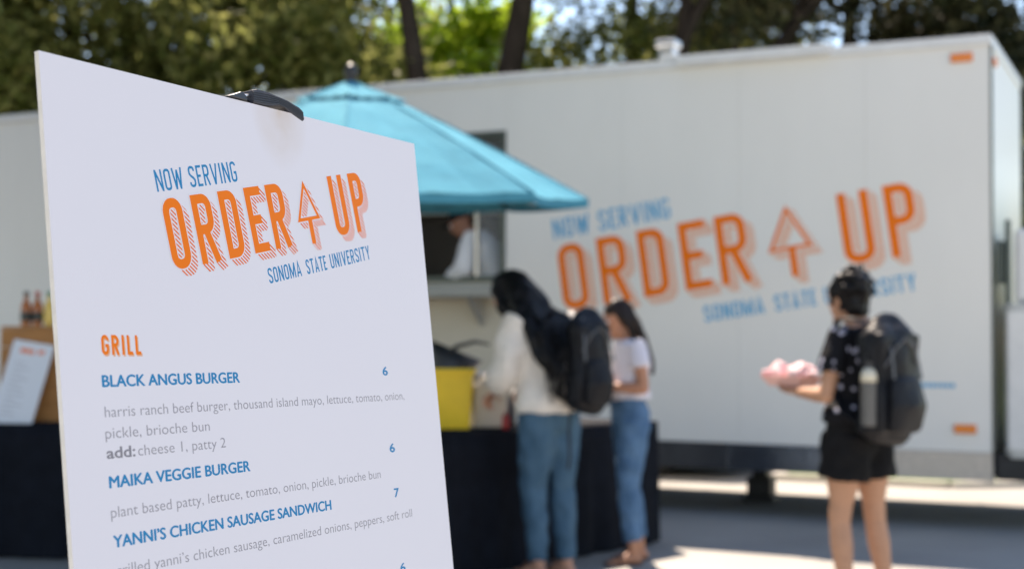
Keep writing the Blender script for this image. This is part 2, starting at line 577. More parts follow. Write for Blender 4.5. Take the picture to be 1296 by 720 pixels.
GW = dict(N=.47, O=.43, W=.68, S=.43, E=.36, R=.44, V=.50, I=.16, G=.43, M=.62, A=.50, T=.44, U=.43, Y=.48, L=.34, D=.43, P=.42)

def word(text, u0, u1, v0, v1, s, r=0.14, gap=.11):
    """thin condensed word filling u0..u1 x v0..v1: list of (path, closed, width) with anisotropic fit by spacing"""
    tot = sum(GW[c] for c in text) + gap * (len(text) - 1)
    H = v1 - v0
    k = (u1 - u0) / tot
    out = []
    x = u0
    for c in text:
        for p, cl, sw in glyph(c, GW[c] * k / H, s / H, r):
            out.append(([(x + a * H, v0 + b * H) for a, b in p], cl, sw * H))
        x += (GW[c] + gap) * k
    return out

def place_strokes(mb, strokes, xf, z, dz):
    """xf maps logo (u,v) -> local (x,y); ribbons get increasing z so none are coplanar"""
    for i, (p, cl, sw) in enumerate(strokes):
        vs, fs = ribbon(p, sw, cl)
        mb.add([(*xf(v.x, v.y), z + dz * (i % 3)) for v in vs], fs)

def logo_strokes(st):
    L = []
    def put(ch, u0, W):
        for p, cl, sw in glyph(ch, W, st, 0.13):
            L.append(([(u0 + a, b) for a, b in p], cl, sw))
    put('O', -.634, .424); put('R', 0, .458); put('D', .635, .41); put('E', 1.268, .395); put('R', 1.81, .458)
    a = st * .42
    L.append(([(2.850, .925), (2.565, .372), (3.118, .372)], True, a))
    L.append(([(2.861, .372 - a * .45), (2.861, -.035)], False, st * .85))
    put('U', 3.562, .425); put('P', 4.185, .392)
    return L

def stripe_mat(name, ang, pitch, ca, cb, duty=0.5, ax=1):
    m = mat(name, ca, 0.5, spec=0.12)
    t = m.node_tree
    p = t.nodes['Principled BSDF']
    tc = t.nodes.new('ShaderNodeTexCoord')
    sx = t.nodes.new('ShaderNodeSeparateXYZ')
    t.links.new(tc.outputs['Object'], sx.inputs[0])
    def mth(op, a, b=None):
        n = t.nodes.new('ShaderNodeMath'); n.operation = op
        for i, q in enumerate((a, b)):
            if q is None: continue
            if isinstance(q, (int, float)): n.inputs[i].default_value = q
            else: t.links.new(q, n.inputs[i])
        return n.outputs[0]
    q = mth('ADD', mth('MULTIPLY', sx.outputs[0], -math.sin(ang) / pitch), mth('MULTIPLY', sx.outputs[ax], math.cos(ang) / pitch))
    f = mth('GREATER_THAN', mth('FRACT', q), duty)
    mx = t.nodes.new('ShaderNodeMix'); mx.data_type = 'RGBA'
    mx.inputs[6].default_value = (*ca, 1); mx.inputs[7].default_value = (*cb, 1)
    t.links.new(f, mx.inputs[0]); t.links.new(mx.outputs[2], p.inputs['Base Color'])
    return m

def add_logo(parent, origin, rot, sc, st, z, dz, mats, xs=1.0, thin=.034):
    ca, sa = math.cos(rot), math.sin(rot)
    def xf(u, v):
        u *= sc * xs; v *= sc
        return (origin[0] + u * ca - v * sa, origin[1] + u * sa + v * ca)
    L = logo_strokes(st)
    orange, white, hatch, blue = mats
    b = MB()
    N = 12
    for k in range(1, N + 1):
        d = .105 * k / N + .012
        LL = [([(a + d, c - d) for a, c in p], cl, sw) for p, cl, sw in L]
        place_strokes(b, LL, xf, z + dz * .28 * k, dz * .09)
    b.build('hatched_shadow', hatch, parent)
    b = MB()
    place_strokes(b, [(p, cl, sw + .036) for p, cl, sw in L], xf, z + dz * 4, dz * .14)
    b.build('letter_outline', white, parent)
    b = MB()
    place_strokes(b, L, xf, z + dz * 5.2, dz * .14)
    b.build('order_up_lettering', orange, parent)
    b = MB()
    place_strokes(b, word('NOW', -.655, -.065, 1.105, 1.41, thin) + word('SERVING', .078, 1.192, 1.105, 1.41, thin), xf, z, dz * .14)
    b.build('now_serving_lettering', blue, parent)
    b = MB()
    place_strokes(b, word('SONOMA', 1.48, 2.36, -.49, -.255, thin * .85) + word('STATE', 2.51, 3.09, -.49, -.255, thin * .85)
                  + word('UNIVERSITY', 3.205, 4.44, -.49, -.255, thin * .85), xf, z, dz * .14)
    b.build('university_lettering', blue, parent)

def text_mesh(parent, name, body, x0, x1, y0, cap, m, z, weight=0.0, capfont=0.682, bold=0):
    """flat text fitted between x0 and x1 on baseline y0 with capital height cap"""
    cu = bpy.data.curves.new(name, 'FONT')
    cu.body = body
    cu.offset = weight
    cu.resolution_u = 4
    o = bpy.data.objects.new(name + '_src', cu)
    COL.objects.link(o)
    dg = bpy.context.evaluated_depsgraph_get(); dg.update()
    me = bpy.data.meshes.new_from_object(o.evaluated_get(dg))
    bpy.data.objects.remove(o)
    me.name = name
    n = len(me.vertices)
    co = np.empty(n * 3); me.vertices.foreach_get('co', co); co = co.reshape(-1, 3)
    mn, mx = co[:, 0].min(), co[:, 0].max()
    co[:, 0] = x0 + (co[:, 0] - mn) / (mx - mn) * (x1 - x0)
    co[:, 1] = y0 + co[:, 1] / capfont * cap
    co[:, 2] = z
    me.vertices.foreach_set('co', co.ravel())
    if bold:
        fs = [tuple(p.vertices) for p in me.polygons]
        vs, ff = [], []
        for k, (dx, dy) in enumerate(((-bold, 0), (0, bold * .5), (bold, 0), (0, -bold * .5), (0, 0))):
            vs += [(c[0] + dx, c[1] + dy, c[2] + k * 2e-6) for c in co]
            ff += [tuple(i + k * n for i in f) for f in fs]
        me = bpy.data.meshes.new(name)
        me.from_pydata(vs, [], ff)
    me.materials.clear(); me.materials.append(m)
    me.update()
    ob = bpy.data.objects.new(name, me)
    COL.objects.link(ob)
    ob.parent = parent
    return ob

# ------------------------------------------------------------------ menu board on its easel
BTL = Vector((-0.39840, 1.18529, 1.53977))
BH = Vector((0.45549, 0.89024, -0.00282)).normalized()
BV = Vector((-0.10417, 0.05644, 0.99296)); BV = (BV - BH * BV.dot(BH)).normalized()
BN = BH.cross(BV)
BW, BHT = 0.61, 0.914
org = BTL + BH * BW / 2 - BV * BHT
BM = Matrix(((BH.x, BV.x, BN.x, org.x), (BH.y, BV.y, BN.y, org.y), (BH.z, BV.z, BN.z, org.z), (0, 0, 0, 1)))
board = thing('menu_board', 'large white foam menu board in the foreground, clipped to an easel', 'menu board', mtx=BM)
def bl(x, y):        # board coordinates measured from its top left corner (metres, y down negative)
    return (x - BW / 2, y + BHT)

def board_mat():
    m = mat('foam_board_print', (0.80, 0.80, 0.80), 0.5, spec=0.12)
    t = m.node_tree; p = t.nodes['Principled BSDF']
    tc = t.nodes.new('ShaderNodeTexCoord')
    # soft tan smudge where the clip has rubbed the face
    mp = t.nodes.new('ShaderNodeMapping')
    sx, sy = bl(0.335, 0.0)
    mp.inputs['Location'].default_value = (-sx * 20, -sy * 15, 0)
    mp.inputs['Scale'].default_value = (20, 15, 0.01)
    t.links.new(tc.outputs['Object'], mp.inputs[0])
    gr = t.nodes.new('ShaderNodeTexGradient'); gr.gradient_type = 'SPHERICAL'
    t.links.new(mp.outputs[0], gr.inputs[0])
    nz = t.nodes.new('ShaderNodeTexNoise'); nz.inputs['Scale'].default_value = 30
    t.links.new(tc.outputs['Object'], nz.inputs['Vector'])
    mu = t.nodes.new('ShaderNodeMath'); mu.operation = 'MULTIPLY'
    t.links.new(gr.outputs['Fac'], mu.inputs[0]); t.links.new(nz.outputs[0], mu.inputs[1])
    mx = t.nodes.new('ShaderNodeMix'); mx.data_type = 'RGBA'
    n2 = t.nodes.new('ShaderNodeTexNoise'); n2.inputs['Scale'].default_value = 3.0; n2.inputs['Detail'].default_value = 4
    t.links.new(tc.outputs['Object'], n2.inputs['Vector'])
    m2 = t.nodes.new('ShaderNodeMix'); m2.data_type = 'RGBA'
    m2.inputs[6].default_value = (0.715, 0.700, 0.745, 1); m2.inputs[7].default_value = (0.75, 0.735, 0.775, 1)
    t.links.new(n2.outputs[0], m2.inputs[0])
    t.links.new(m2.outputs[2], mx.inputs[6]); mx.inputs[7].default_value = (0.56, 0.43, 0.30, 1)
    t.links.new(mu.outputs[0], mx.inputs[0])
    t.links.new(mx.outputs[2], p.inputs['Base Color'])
    return m
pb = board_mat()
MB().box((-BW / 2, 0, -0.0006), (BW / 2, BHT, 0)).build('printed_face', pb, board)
MB().box((-BW / 2, 0, -0.0052), (BW / 2, BHT, -0.0006)).build('foam_core', M['foam'], board)
M['hatch'] = stripe_mat('orange_hatching', R(10.6 - 45), 0.0034, (0.735, 0.720, 0.765), (0.80, 0.14, 0.01), 0.52)
add_logo(board, bl(0.1918, -0.1713), R(10.6), 0.0666, .137, 3e-5, 3e-5,
         (M['orange'], M['paper'], M['hatch'], M['blue']), thin=.036)
# GRILL heading with its offset shadow
st = word('GRILL', 0, .0490, 0, .0172, .0029, r=.2, gap=.16)
def gx(u, v): return (bl(.0492, -.2565)[0] + u, bl(.0492, -.2565)[1] + v)
b = MB(); place_strokes(b, [([(a + .0013, c - .0015) for a, c in p], cl, sw) for p, cl, sw in st], gx, 3e-5, 2e-6); b.build('heading_shadow', M['orange_lt'], board)
b = MB(); place_strokes(b, st, gx, 8e-5, 2e-6); b.build('grill_heading', M['orange'], board)
CAP = 0.0097
def item(t, x1, y):
    text_mesh(board, 'item_name', t, bl(.0473, 0)[0], bl(x1, 0)[0], bl(0, y)[1], CAP, M['blue'], 4e-5, weight=0.0, bold=.00062)
def desc(t, x0, x1, y, m='grey', wt=-0.006):
    text_mesh(board, 'item_description', t, bl(x0, 0)[0], bl(x1, 0)[0], bl(0, y)[1], .0092, M[m], 4e-5, weight=wt, bold=.0003 if m == 'greyd' else 0)
def price(t, x0, x1, y):
    text_mesh(board, 'price', t, bl(x0, 0)[0], bl(x1, 0)[0], bl(0, y)[1], .0094, M['blue'], 4e-5, weight=0.0, bold=.0006)
item('BLACK ANGUS BURGER', .2335, -.2838)
desc('harris ranch beef burger, thousand island mayo, lettuce, tomato, onion,', .0475, .5335, -.3097)
desc('pickle, brioche bun', .0465, .1835, -.3278)
desc('add:', .0465, .0812, -.3446, 'greyd', 0.008)
desc('cheese 1, patty 2', .0850, .2050, -.3446)
item('MAIKA VEGGIE BURGER', .2388, -.3694)
desc('plant based patty, lettuce, tomato, onion, pickle, brioche bun', .0465, .4690, -.3944)
item('YANNI\u2019S CHICKEN SAUSAGE SANDWICH', .3690, -.4192)
desc('grilled yanni\u2019s chicken sausage, caramelized onions, peppers, soft roll', .0475, .5275, -.4430)
price('6', .4925, .5025, -.2812)
price('6', .4930, .5030, -.3678)
price('7', .4940, .5035, -.4180)
price('6', .4930, .5030, -.5010)

# easel: tripod behind the board with a spring clip over the top edge
easel = thing('easel', 'black folding display easel standing behind the large menu board', 'easel', mtx=BM)
def el(x, y, z): return Vector((*bl(x, y), z))
inv = BM.inverted()
zt = -0.022
def gl(p):  # world point to easel space
    return inv @ Vector(p)
top = el(.318, -.04, zt)
def leg(foot, a=top):
    f = gl(foot)
    m_ = a.lerp(f, 0.5)
    o = MB().tube([a, m_], [0.010, 0.010], 10, round_caps=False).tube([m_, f], [0.0075, 0.0075], 10).build('leg', M['black'], easel, smooth=True)
    MB().ball(f + Vector((0, 0, 0)), 0.012).build('foot', M['rubber'], o, smooth=True)
    return o
base_c = BM @ el(.318, -.914, -.02)
fl = Vector((base_c.x, base_c.y, 0)) - BH * 0.36 + BN * 0.10; fl.z = 0.012
fr = Vector((base_c.x, base_c.y, 0)) + BH * 0.36 + BN * 0.10; fr.z = 0.012
fb = Vector((base_c.x, base_c.y, 0)) - BN * 0.62; fb.z = 0.012
leg(fl); leg(fr); leg(fb, el(.318, -.05, zt - .02))
MB().tube([el(.318, -.10, zt), el(.318, .010, zt)], [0.009, 0.008], 10).build('mast', M['black'], easel, smooth=True)
MB().box((*bl(.17, -.935), -.012), (*bl(.46, -.918), .028)).build('ledge', M['black'], easel, bevel=.002)
# clip outline follows board coordinates
def cpx(pts): return [bl(a, c) for a, c in pts]
grip = [(.2915, .0145), (.300, .0165), (.315, .0165), (.332, .0150), (.352, .0128), (.372, .0085), (.3785, .0055), (.380, -.0035), (.3765, -.0062),
        (.362, -.0020), (.352, .0012), (.345, .0040), (.337, .0045), (.330, .0038), (.322, .0022), (.3125, .0012), (.2915, .0010)]
cj = MB()
cj.prism(cpx(grip), -.016, .0005)
gripo = cj.build('clip_grip', M['gripgrey'], easel, bevel=.0008)
rb = MB()
for k in range(5):
    f0 = .16 + .17 * k
    pth = []
    for (xa, ya), (xb, yb) in (((.2920, .0145), (.2920, .0012)), ((.315, .0162), (.315, .0022)), ((.335, .0145), (.335, .0050)), ((.352, .0124), (.352, .0022)), ((.378, .0050), (.3775, -.0050))):
        pth.append(Vector((*bl(xa + (xb - xa) * f0, ya + (yb - ya) * f0), .0006)))
    rb.tube(pth, [.0007] * 5, 6)
rb.build('grip_rib', M['black'], gripo)
jaw = [(.248, .0012), (.258, .0042), (.270, .0088), (.2745, .0092), (.279, .0058), (.2805, .0010)]
MB().prism(cpx(jaw), -.012, .002).build('clip_jaw', M['black'], easel, bevel=.001)
MB().tube([el(.2775, .0070, -.004), el(.292, .0092, -.004)], [.0016, .0016], 8).build('clip_pin', M['alu'], easel, smooth=True)
MB().tube([el(.2760, .0030, -.0065), el(.292, .0035, -.0065)], [.0022, .0022], 8).build('clip_spring', M['black'], easel, smooth=True)

# ------------------------------------------------------------------ food trailer
UL, UR, WD = -8.6, 1.63, 1.95
Z0, ZS, ZR = .54, .34, 3.45
trailer = thing('food_trailer', 'long white food trailer with orange and blue lettering and an open serving window', 'food trailer', mtx=TM)
WU0, WU1, WZ0, WZ1 = -4.45, -2.13, 1.77, 3.0
edges = [UL, -7.4, -6.2, -5.3, WU0]
def wall_panel(u0, u1, z0, z1, m=M['white']):
    return bx((u0 + .0007, -.045, z0), (u1 - .0007, 0, z1), 'wall_panel', m, trailer)
for a, c in zip(edges[:-1], edges[1:]): wall_panel(a, c, Z0, ZR - .06)
wall_panel(WU0, WU1, WZ1, ZR - .06)
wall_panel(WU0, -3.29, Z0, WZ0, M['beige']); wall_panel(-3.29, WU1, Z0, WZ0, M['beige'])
re = [WU1, -1.12, -.18, .76, UR]
for a, c in zip(re[:-1], re[1:]): wall_panel(a, c, Z0, ZR - .06)
bx((UL, -.052, Z0), (UR, -.046, WZ0), 'wall_backing', M['seam'], trailer)
# roof, far side, ends, floor
bx((UL, -WD, ZR - .05), (UR, -.05, ZR + .0), 'roof', M['trim'], trailer)
bx((UL, -.052, ZR - .06), (UR + .012, .022, ZR + .012), 'roof_rail', M['trim'], trailer, bevel=.006)
bx((-.66, .024, ZR - .045), (.52, .075, ZR + .028), 'awning_rail', M['trim'], trailer, bevel=.006)
bx((UL, -WD, Z0), (UR, -WD + .045, ZR - .052), 'rear_wall', M['white'], trailer)
bx((UL, -WD + .047, Z0), (UL + .045, -.054, ZR - .052), 'end_wall', M['white'], trailer)
ew = bx((UR - .045, -WD + .047, Z0), (UR, -.054, ZR - .052), 'end_wall', M['white'], trailer)
bx((UL, -WD + .047, Z0), (UR - .047, -.054, Z0 + .12), 'floor', M['steel'], trailer)
bx((UR - .001, -.052, Z0), (UR + .014, .006, ZR - .06), 'corner_post', M['darkalu'], trailer, bevel=.003)
bx((UR + .001, -WD, ZR - .06), (UR + .012, -.06, ZR + .010), 'roof_rail', M['trim'], trailer)
# skirt of tread plate in lengths, with lower rail
us = [UL, -6.9, -5.2, -3.5, -1.85, -.28, .72, UR]
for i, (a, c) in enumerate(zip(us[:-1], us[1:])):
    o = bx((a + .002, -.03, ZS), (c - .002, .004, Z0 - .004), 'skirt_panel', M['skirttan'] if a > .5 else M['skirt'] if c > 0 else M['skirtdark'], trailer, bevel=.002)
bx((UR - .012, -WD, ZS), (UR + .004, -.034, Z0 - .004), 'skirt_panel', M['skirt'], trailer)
for nn in (-.35, -1.55):
    bx((UL, nn - .05, Z0 - .14), (UR + 1.2, nn + .05, Z0 - .005), 'chassis_rail', M['steel'], trailer)
for k in range(9):
    uu = UL + .5 + k * 1.15
    bx((uu, -WD + .02, Z0 - .09), (uu + .06, -.05, Z0 - .006), 'cross_member', M['steel'], trailer)
# wheels (tandem axle) and stabiliser jacks
def wheel(parent, u, n, r=.36, wd=.22, zc=None):
    zc = zc or r
    M4 = Matrix.Translation((u, n, zc)) @ Matrix.Rotation(R(90), 4, 'X')
    t = MB().lathe([(r * .6, -wd / 2), (r * .92, -wd / 2), (r, -wd * .32), (r, wd * .32), (r * .92, wd / 2), (r * .6, wd / 2)], 28, M4).build('wheel', M['rubber'], parent, smooth=False)
    MB().lathe([(r * .2, -wd * .30), (r * .6, -wd * .42), (r * .6, wd * .42), (r * .2, wd * .30)], 20, M4).build('rim', M['alu'], t)
    return t
for uu in (-3.9, -3.05):
    for nn in (-.22, -1.7): wheel(trailer, uu, nn)
    MB().tube([(uu, -1.6, .36), (uu, -.3, .36)], [.04, .04], 10).build('axle', M['steel'], trailer)
for (uu, nn) in ((-.30, -1.05), (-7.8, -.3), (-7.8, -1.6)):
    j = bx((uu - .06, nn - .06, .05), (uu + .06, nn + .06, Z0 - .1), 'stabiliser_jack', M['steel'], trailer, bevel=.006)
    bx((uu - .13, nn - .12, 0), (uu + .13, nn + .12, .05), 'foot_plate', M['steel'], j, bevel=.006)
    bx((uu - .10, nn - .09, .052), (uu + .10, nn + .09, .20), 'jack_housing', M['steel'], j, bevel=.01)
# marker lights
for (uu, nn, zz, lb) in ((1.44, .0005, 3.31, 'amber marker light high on the serving side'), (1.45, .0005, .70, 'amber marker light low on the serving side')):
    o = bx((uu - .075, nn, zz - .032), (uu + .075, nn + .022, zz + .032), 'marker_light', M['amber'], trailer, bevel=.008, label=lb)
    bx((uu - .088, nn, zz - .042), (uu + .088, nn + .006, zz + .042), 'light_base', M['trim'], o)
o = bx((UR + .0005, -.30, 3.28), (UR + .02, -.16, 3.33), 'marker_light', M['amber'], trailer, bevel=.006, label='amber marker light on the end wall')
# roof vent
v0 = bx((-.955, -.48, ZR), (-.825, -.36, ZR + .20), 'roof_vent', M['alu'], trailer, bevel=.01)
bx((-.975, -.50, ZR + .202), (-.805, -.34, ZR + .26), 'vent_cap', M['alu'], v0, bevel=.012)
bx((-.80, -.06, ZR + .013), (-.66, .03, ZR + .055), 'roof_light', M['trim'], trailer, bevel=.012)
# serving window
wf = MB()
for (a, c, z0, z1) in ((WU0, WU0 + .05, WZ0, WZ1), (WU1 - .05, WU1, WZ0, WZ1), (WU0 + .05, WU1 - .05, WZ0, WZ0 + .05), (WU0 + .05, WU1 - .05, WZ1 - .06, WZ1)):
    wf.box((a, -.06, z0), (c, .012, z1))
wfr = wf.build('window_frame', M['darkalu'], trailer, bevel=.003)
bx((WU0 - .05, .014, WZ0 - .13), (WU1 + .03, .30, WZ0 - .035), 'serving_counter', M['ledge'], trailer, bevel=.01)
for uu in (WU0 + .2, -3.3, WU1 - .2):
    MB().prism([(.014, WZ0 - .13), (.27, WZ0 - .131), (.014, WZ0 - .36)], uu - .012, uu + .012,
               Matrix(((0, 0, 1, 0), (1, 0, 0, 0), (0, 1, 0, 0), (0, 0, 0, 1)))).build('counter_bracket', M['alu'], trailer)
so = bx((-2.415, -.040, WZ0 + .052), (-2.39, -.015, WZ1 - .062), 'sliding_sash', M['alu'], trailer)
bx((-2.388, -.030, WZ0 + .052), (WU1 - .052, -.026, WZ1 - .062), 'pane', M['glass'], so)
# interior
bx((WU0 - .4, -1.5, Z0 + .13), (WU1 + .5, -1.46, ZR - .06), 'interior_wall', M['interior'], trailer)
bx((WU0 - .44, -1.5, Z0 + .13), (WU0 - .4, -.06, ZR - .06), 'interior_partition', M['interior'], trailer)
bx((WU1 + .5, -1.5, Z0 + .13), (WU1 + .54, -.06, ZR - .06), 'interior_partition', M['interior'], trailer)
bx((WU0 - .38, -.55, 1.50), (WU1 + .45, -.07, 1.56), 'work_counter', M['alu'], trailer)
sh = bx((WU0, -1.455, 2.45), (WU1 + .3, -1.15, 2.48), 'shelf', M['alu'], trailer)
# tongue, end cabinet and jockey wheel
cab = MB()
def rr(x0, x1, y0, y1, r, n=5):
    return (arc(x1 - r, y1 - r, r, r, 0, 90, n) + arc(x0 + r, y1 - r, r, r, 90, 180, n) + arc(x0 + r, y0 + r, r, r, 180, 270, n) + arc(x1 - r, y0 + r, r, r, 270, 360, n))
cab.prism(rr(UR + .07, UR + .75, -1.25, -.06, .07), .50, 1.58)
cabo = cab.build('end_cabinet', mat('cabinet_grey', (.52, .53, .50), .4, nscale=4, namt=.05), trailer, bevel=.015)
bx((UR + .10, -.058, .56), (UR + .72, -.050, 1.52), 'cabinet_door', M['trim'], cabo, bevel=.003)
MB().tube([(UR + .10, -.10, 1.582), (UR + .10, -.10, 2.15)], [.02, .02], 8).build('upright', M['darkalu'], trailer)
bx((UR + .14, -.9, 1.585), (UR + .66, -.12, 2.10), 'air_unit', M['trim'], cabo, bevel=.03)
bx((UR + .02, -.24, 1.72), (UR + .07, -.12, 2.02), 'power_box', M['darkalu'], trailer, bevel=.01)
bx((UR + .006, -1.75, .36), (UR + 1.3, -.12, .40), 'tongue_deck', M['steel'], trailer)
bx((UR + .02, -.118, .345), (UR + 1.25, -.07, .53), 'tongue_rail', M['steel'], trailer, bevel=.004)
# lettering on the side
TL = bpy.data.objects.new('side_lettering', None); COL.objects.link(TL); TL.parent = trailer
TL.matrix_local = Matrix(((1, 0, 0, 0), (0, 0, 1, 0), (0, 1, 0, 0), (0, 0, 0, 1)))   # local x=u, y=z, z=n
bpy.data.objects.remove(TL)
LM = Matrix(((1, 0, 0, 0), (0, 0, 1, 0), (0, 1, 0, 0), (0, 0, 0, 1)))
before = set(COL.objects)
M['vhatch'] = stripe_mat('orange_vinyl_hatching', R(8.5 - 45), 0.022, (0.78, 0.765, 0.715), (0.85, 0.28, 0.08), 0.50, ax=2)
M['vwhite'] = mat('white_vinyl', (0.78, 0.765, 0.715), 0.3)
add_logo(trailer, (-1.268, 1.582), R(8.3), .522, .122, .0012, .0006, (M['vorange'], M['vwhite'], M['vhatch'], M['vblue']), xs=1.028, thin=.042)
dash = MB()
x = 1.02
for wdt in (.03, .022, .03, .018, .03, .026, .03, .02, .03, .024, .03):
    dash.box((x, .985, .001), (x + wdt, 1.015, .0016)); x += wdt + .007
dash.build('small_blue_lettering', M['vblue'], trailer)
for o in set(COL.objects) - before:
    me = o.data
    me.transform(LM)
    me.flip_normals()

# ------------------------------------------------------------------ market umbrella
UX, UY = -0.92, 8.18
umb = thing('market_umbrella', 'teal market umbrella shading the food table beside the serving window', 'umbrella', (UX, UY, 0))
umb.rotation_euler = (R(3.6), 0, 0)          # the pole leans a little towards the photographer
MB().tube([(0, 0, .05), (0, 0, 2.77)], [.021, .021], 14).build('pole', M['alu'], umb, smooth=True)
MB().lathe([(.0, 0), (.26, 0), (.26, .03), (.22, .07), (.05, .10), (.035, .30), (.0, .30)], 28).build('base', M['steel'], umb)
RR, ZRIM, ZTOP = 1.36, 2.105, 2.735
vang = [R(-41 + 45 * k) for k in range(8)]
def canopy(r0, r1, z_of, sag, seg_r=8, seg_a=8, hem=True):
    mb = MB()
    for k in range(8):
        a0, a1 = vang[k], vang[(k + 1) % 8] + (2 * math.pi if k == 7 else 0)
        if a1 < a0: a1 += 2 * math.pi
        grid = []
        for i in range(seg_r + 1):
            f = i / seg_r
            row = []
            for j in range(seg_a + 1):
                gq = j / seg_a
                rad = r0 + (r1 - r0) * f
                p0 = Vector((rad * math.cos(a0), rad * math.sin(a0), 0)); p1 = Vector((rad * math.cos(a1), rad * math.sin(a1), 0))
                p = p0.lerp(p1, gq)
                sg = 4 * gq * (1 - gq)
                rscale = 1 - .06 * sg * f
                z = z_of(f) - sag * sg * f * (1.1 - .6 * f) + .005 * math.sin(gq * 17 + k * 2.1 + f * 3) * f + .003 * math.sin(f * 23 + gq * 5 + k)
                row.append((p.x * rscale, p.y * rscale, z))
            grid.append(row)
        vs = [p for r_ in grid for p in r_]
        m_ = seg_a + 1
        mb.add(vs, [(i * m_ + j, (i + 1) * m_ + j, (i + 1) * m_ + j + 1, i * m_ + j + 1) for i in range(seg_r) for j in range(seg_a)])
    return mb
zf = lambda f: ZTOP - .045 - (ZTOP - .045 - ZRIM) * (f ** 1.1)
can = canopy(.16, RR, zf, .035).build('canopy', M['teal'], umb, smooth=False)
so_ = can.modifiers.new('thick', 'SOLIDIFY'); so_.thickness = .002
hm = MB()
hem = []
for k in range(8):
    a0, a1 = vang[k], vang[k] + R(45)
    for j in range(8):
        gq = j / 8
        p = Vector((RR * math.cos(a0), RR * math.sin(a0), 0)).lerp(Vector((RR * math.cos(a1), RR * math.sin(a1), 0)), gq)
        sg = 4 * gq * (1 - gq); q = 1 - .06 * sg
        hem.append((p.x * q, p.y * q, ZRIM - .035 * sg * .5))
n = len(hem)
hm.add(hem + [(x, y, z - .045) for x, y, z in hem], [(i, (i + 1) % n, n + (i + 1) % n, n + i) for i in range(n)])
hm.build('hem', M['tealhem'], umb)
vc = canopy(.03, .31, lambda f: ZTOP + .024 - .105 * f, .02, 4, 6).build('vent_cap', M['teal'], umb)
so_ = vc.modifiers.new('thick', 'SOLIDIFY'); so_.thickness = .002
for a in vang:
    MB().tube([(.2 * math.cos(a), .2 * math.sin(a), zf(.033) + .004), (RR * .4 * math.cos(a), RR * .4 * math.sin(a), zf(.32) + .004), (RR * .7 * math.cos(a), RR * .7 * math.sin(a), zf(.66) + .004), (RR * math.cos(a), RR * math.sin(a), zf(1) + .003)], [(.010, .003)] * 4, 6, side=(-math.sin(a), math.cos(a), 0)).build('seam', M['tealhem'], umb)
    MB().tube([(0.03 * math.cos(a), .03 * math.sin(a), ZTOP - .13), (RR * .5 * math.cos(a), RR * .5 * math.sin(a), zf(.45) - .045), (RR * math.cos(a) * .985, RR * math.sin(a) * .985, ZRIM - .014)], [.009, .009, .009], 6).build('rib', M['darkalu'], umb)
    MB().tube([(0.03 * math.cos(a), .03 * math.sin(a), 2.05), (RR * .52 * math.cos(a), RR * .52 * math.sin(a), zf(.5) - .06)], [.007, .007], 6).build('strut', M['darkalu'], umb)
MB().lathe([(.0, 2.0), (.045, 2.0), (.045, 2.08), (0, 2.08)], 14).build('runner', M['black'], umb)
MB().lathe([(.0, 2.72), (.03, 2.72), (.022, 2.765), (.036, 2.79), (.040, 2.815), (.034, 2.845), (.014, 2.86), (0, 2.86)], 16).build('finial', M['black'], umb, smooth=True)

# ------------------------------------------------------------------ tables with black cloths
def cloth_table(loc, rot, L, D, H, label, clabel):
    """origin = front left corner on the ground; x along the front, y backwards"""
    t = thing('folding_table', label, 'table', loc, rot, group='tables under black cloths')
    bx((.02, .02, H - .04), (L - .02, D - .02, H - .006), 'tabletop', M['cream'], t)
    for (xx, yy) in ((.12, .1), (.12, D - .1), (L - .12, .1), (L - .12, D - .1)):
        MB().tube([(xx, yy, 0), (xx, yy, H - .042)], [.014, .014], 8).build('leg', M['steel'], t)
    mb = MB()
    # perimeter with folds
    per = []
    step = .03
    def side(p, q, nrm, ph):
        n_ = int((Vector(q) - Vector(p)).length / step)
        for i in range(n_):
            f = i / n_
            s_ = f * (Vector(q) - Vector(p)).length
            per.append((p[0] + (q[0] - p[0]) * f, p[1] + (q[1] - p[1]) * f, nrm, s_ + ph))
    side((0, 0), (L, 0), (0, -1), 0); side((L, 0), (L, D), (1, 0), 5); side((L, D), (0, D), (0, 1), 9); side((0, D), (0, 0), (-1, 0), 13)
    rows = []
    for i, z in enumerate(np.linspace(H + .002, .012, 9)):
        f = i / 8
        row = []
        for (x, y, nr, s_) in per:
            am = (.012 + .030 * (math.sin(s_ * 14 + 2 * math.sin(s_ * 3.1)) * .5 + .5 + .35 * math.sin(s_ * 31))) * f ** .8
            row.append((x + nr[0] * am, y + nr[1] * am, z))
        rows.append(row)
    n_ = len(per)
    mb.add([p for r_ in rows for p in r_], [tuple(range(n_))] + [(i * n_ + j, (i + 1) * n_ + j, (i + 1) * n_ + (j + 1) % n_, i * n_ + (j + 1) % n_) for i in range(8) for j in range(n_)])
    c = mb.build('tablecloth', M['cloth'], None, smooth=True)
    c.location = loc; c.rotation_euler = (0, 0, rot)
    tag(c, clabel, 'tablecloth', 'black tablecloths')
    return t
TH = .78
RTO = Vector((-.65, 7.39, 0)); RTA = math.atan2(.755, .655)
cloth_table(RTO, RTA, 2.44, .68, TH, 'long table under a black cloth that the two women stand at', 'black cloth hanging to the ground behind the woman in the cream sweater')
cloth_table((-4.3, 8.47, 0), R(-3), 2.6, .76, TH, 'table under a black cloth holding the wooden crate', 'black cloth on the table left of the menu board')
RTM = Matrix.Translation(RTO) @ Matrix.Rotation(RTA, 4, 'Z')
LTM = Matrix.Translation((-4.3, 8.47, 0)) @ Matrix.Rotation(R(-3), 4, 'Z')
bx_ = MB().box((0, 0, 0), (0, 0, 0))

def on(Mx, x, y, z, rz=0):
    return Mx @ Matrix.Translation((x, y, z)) @ Matrix.Rotation(rz, 4, 'Z')
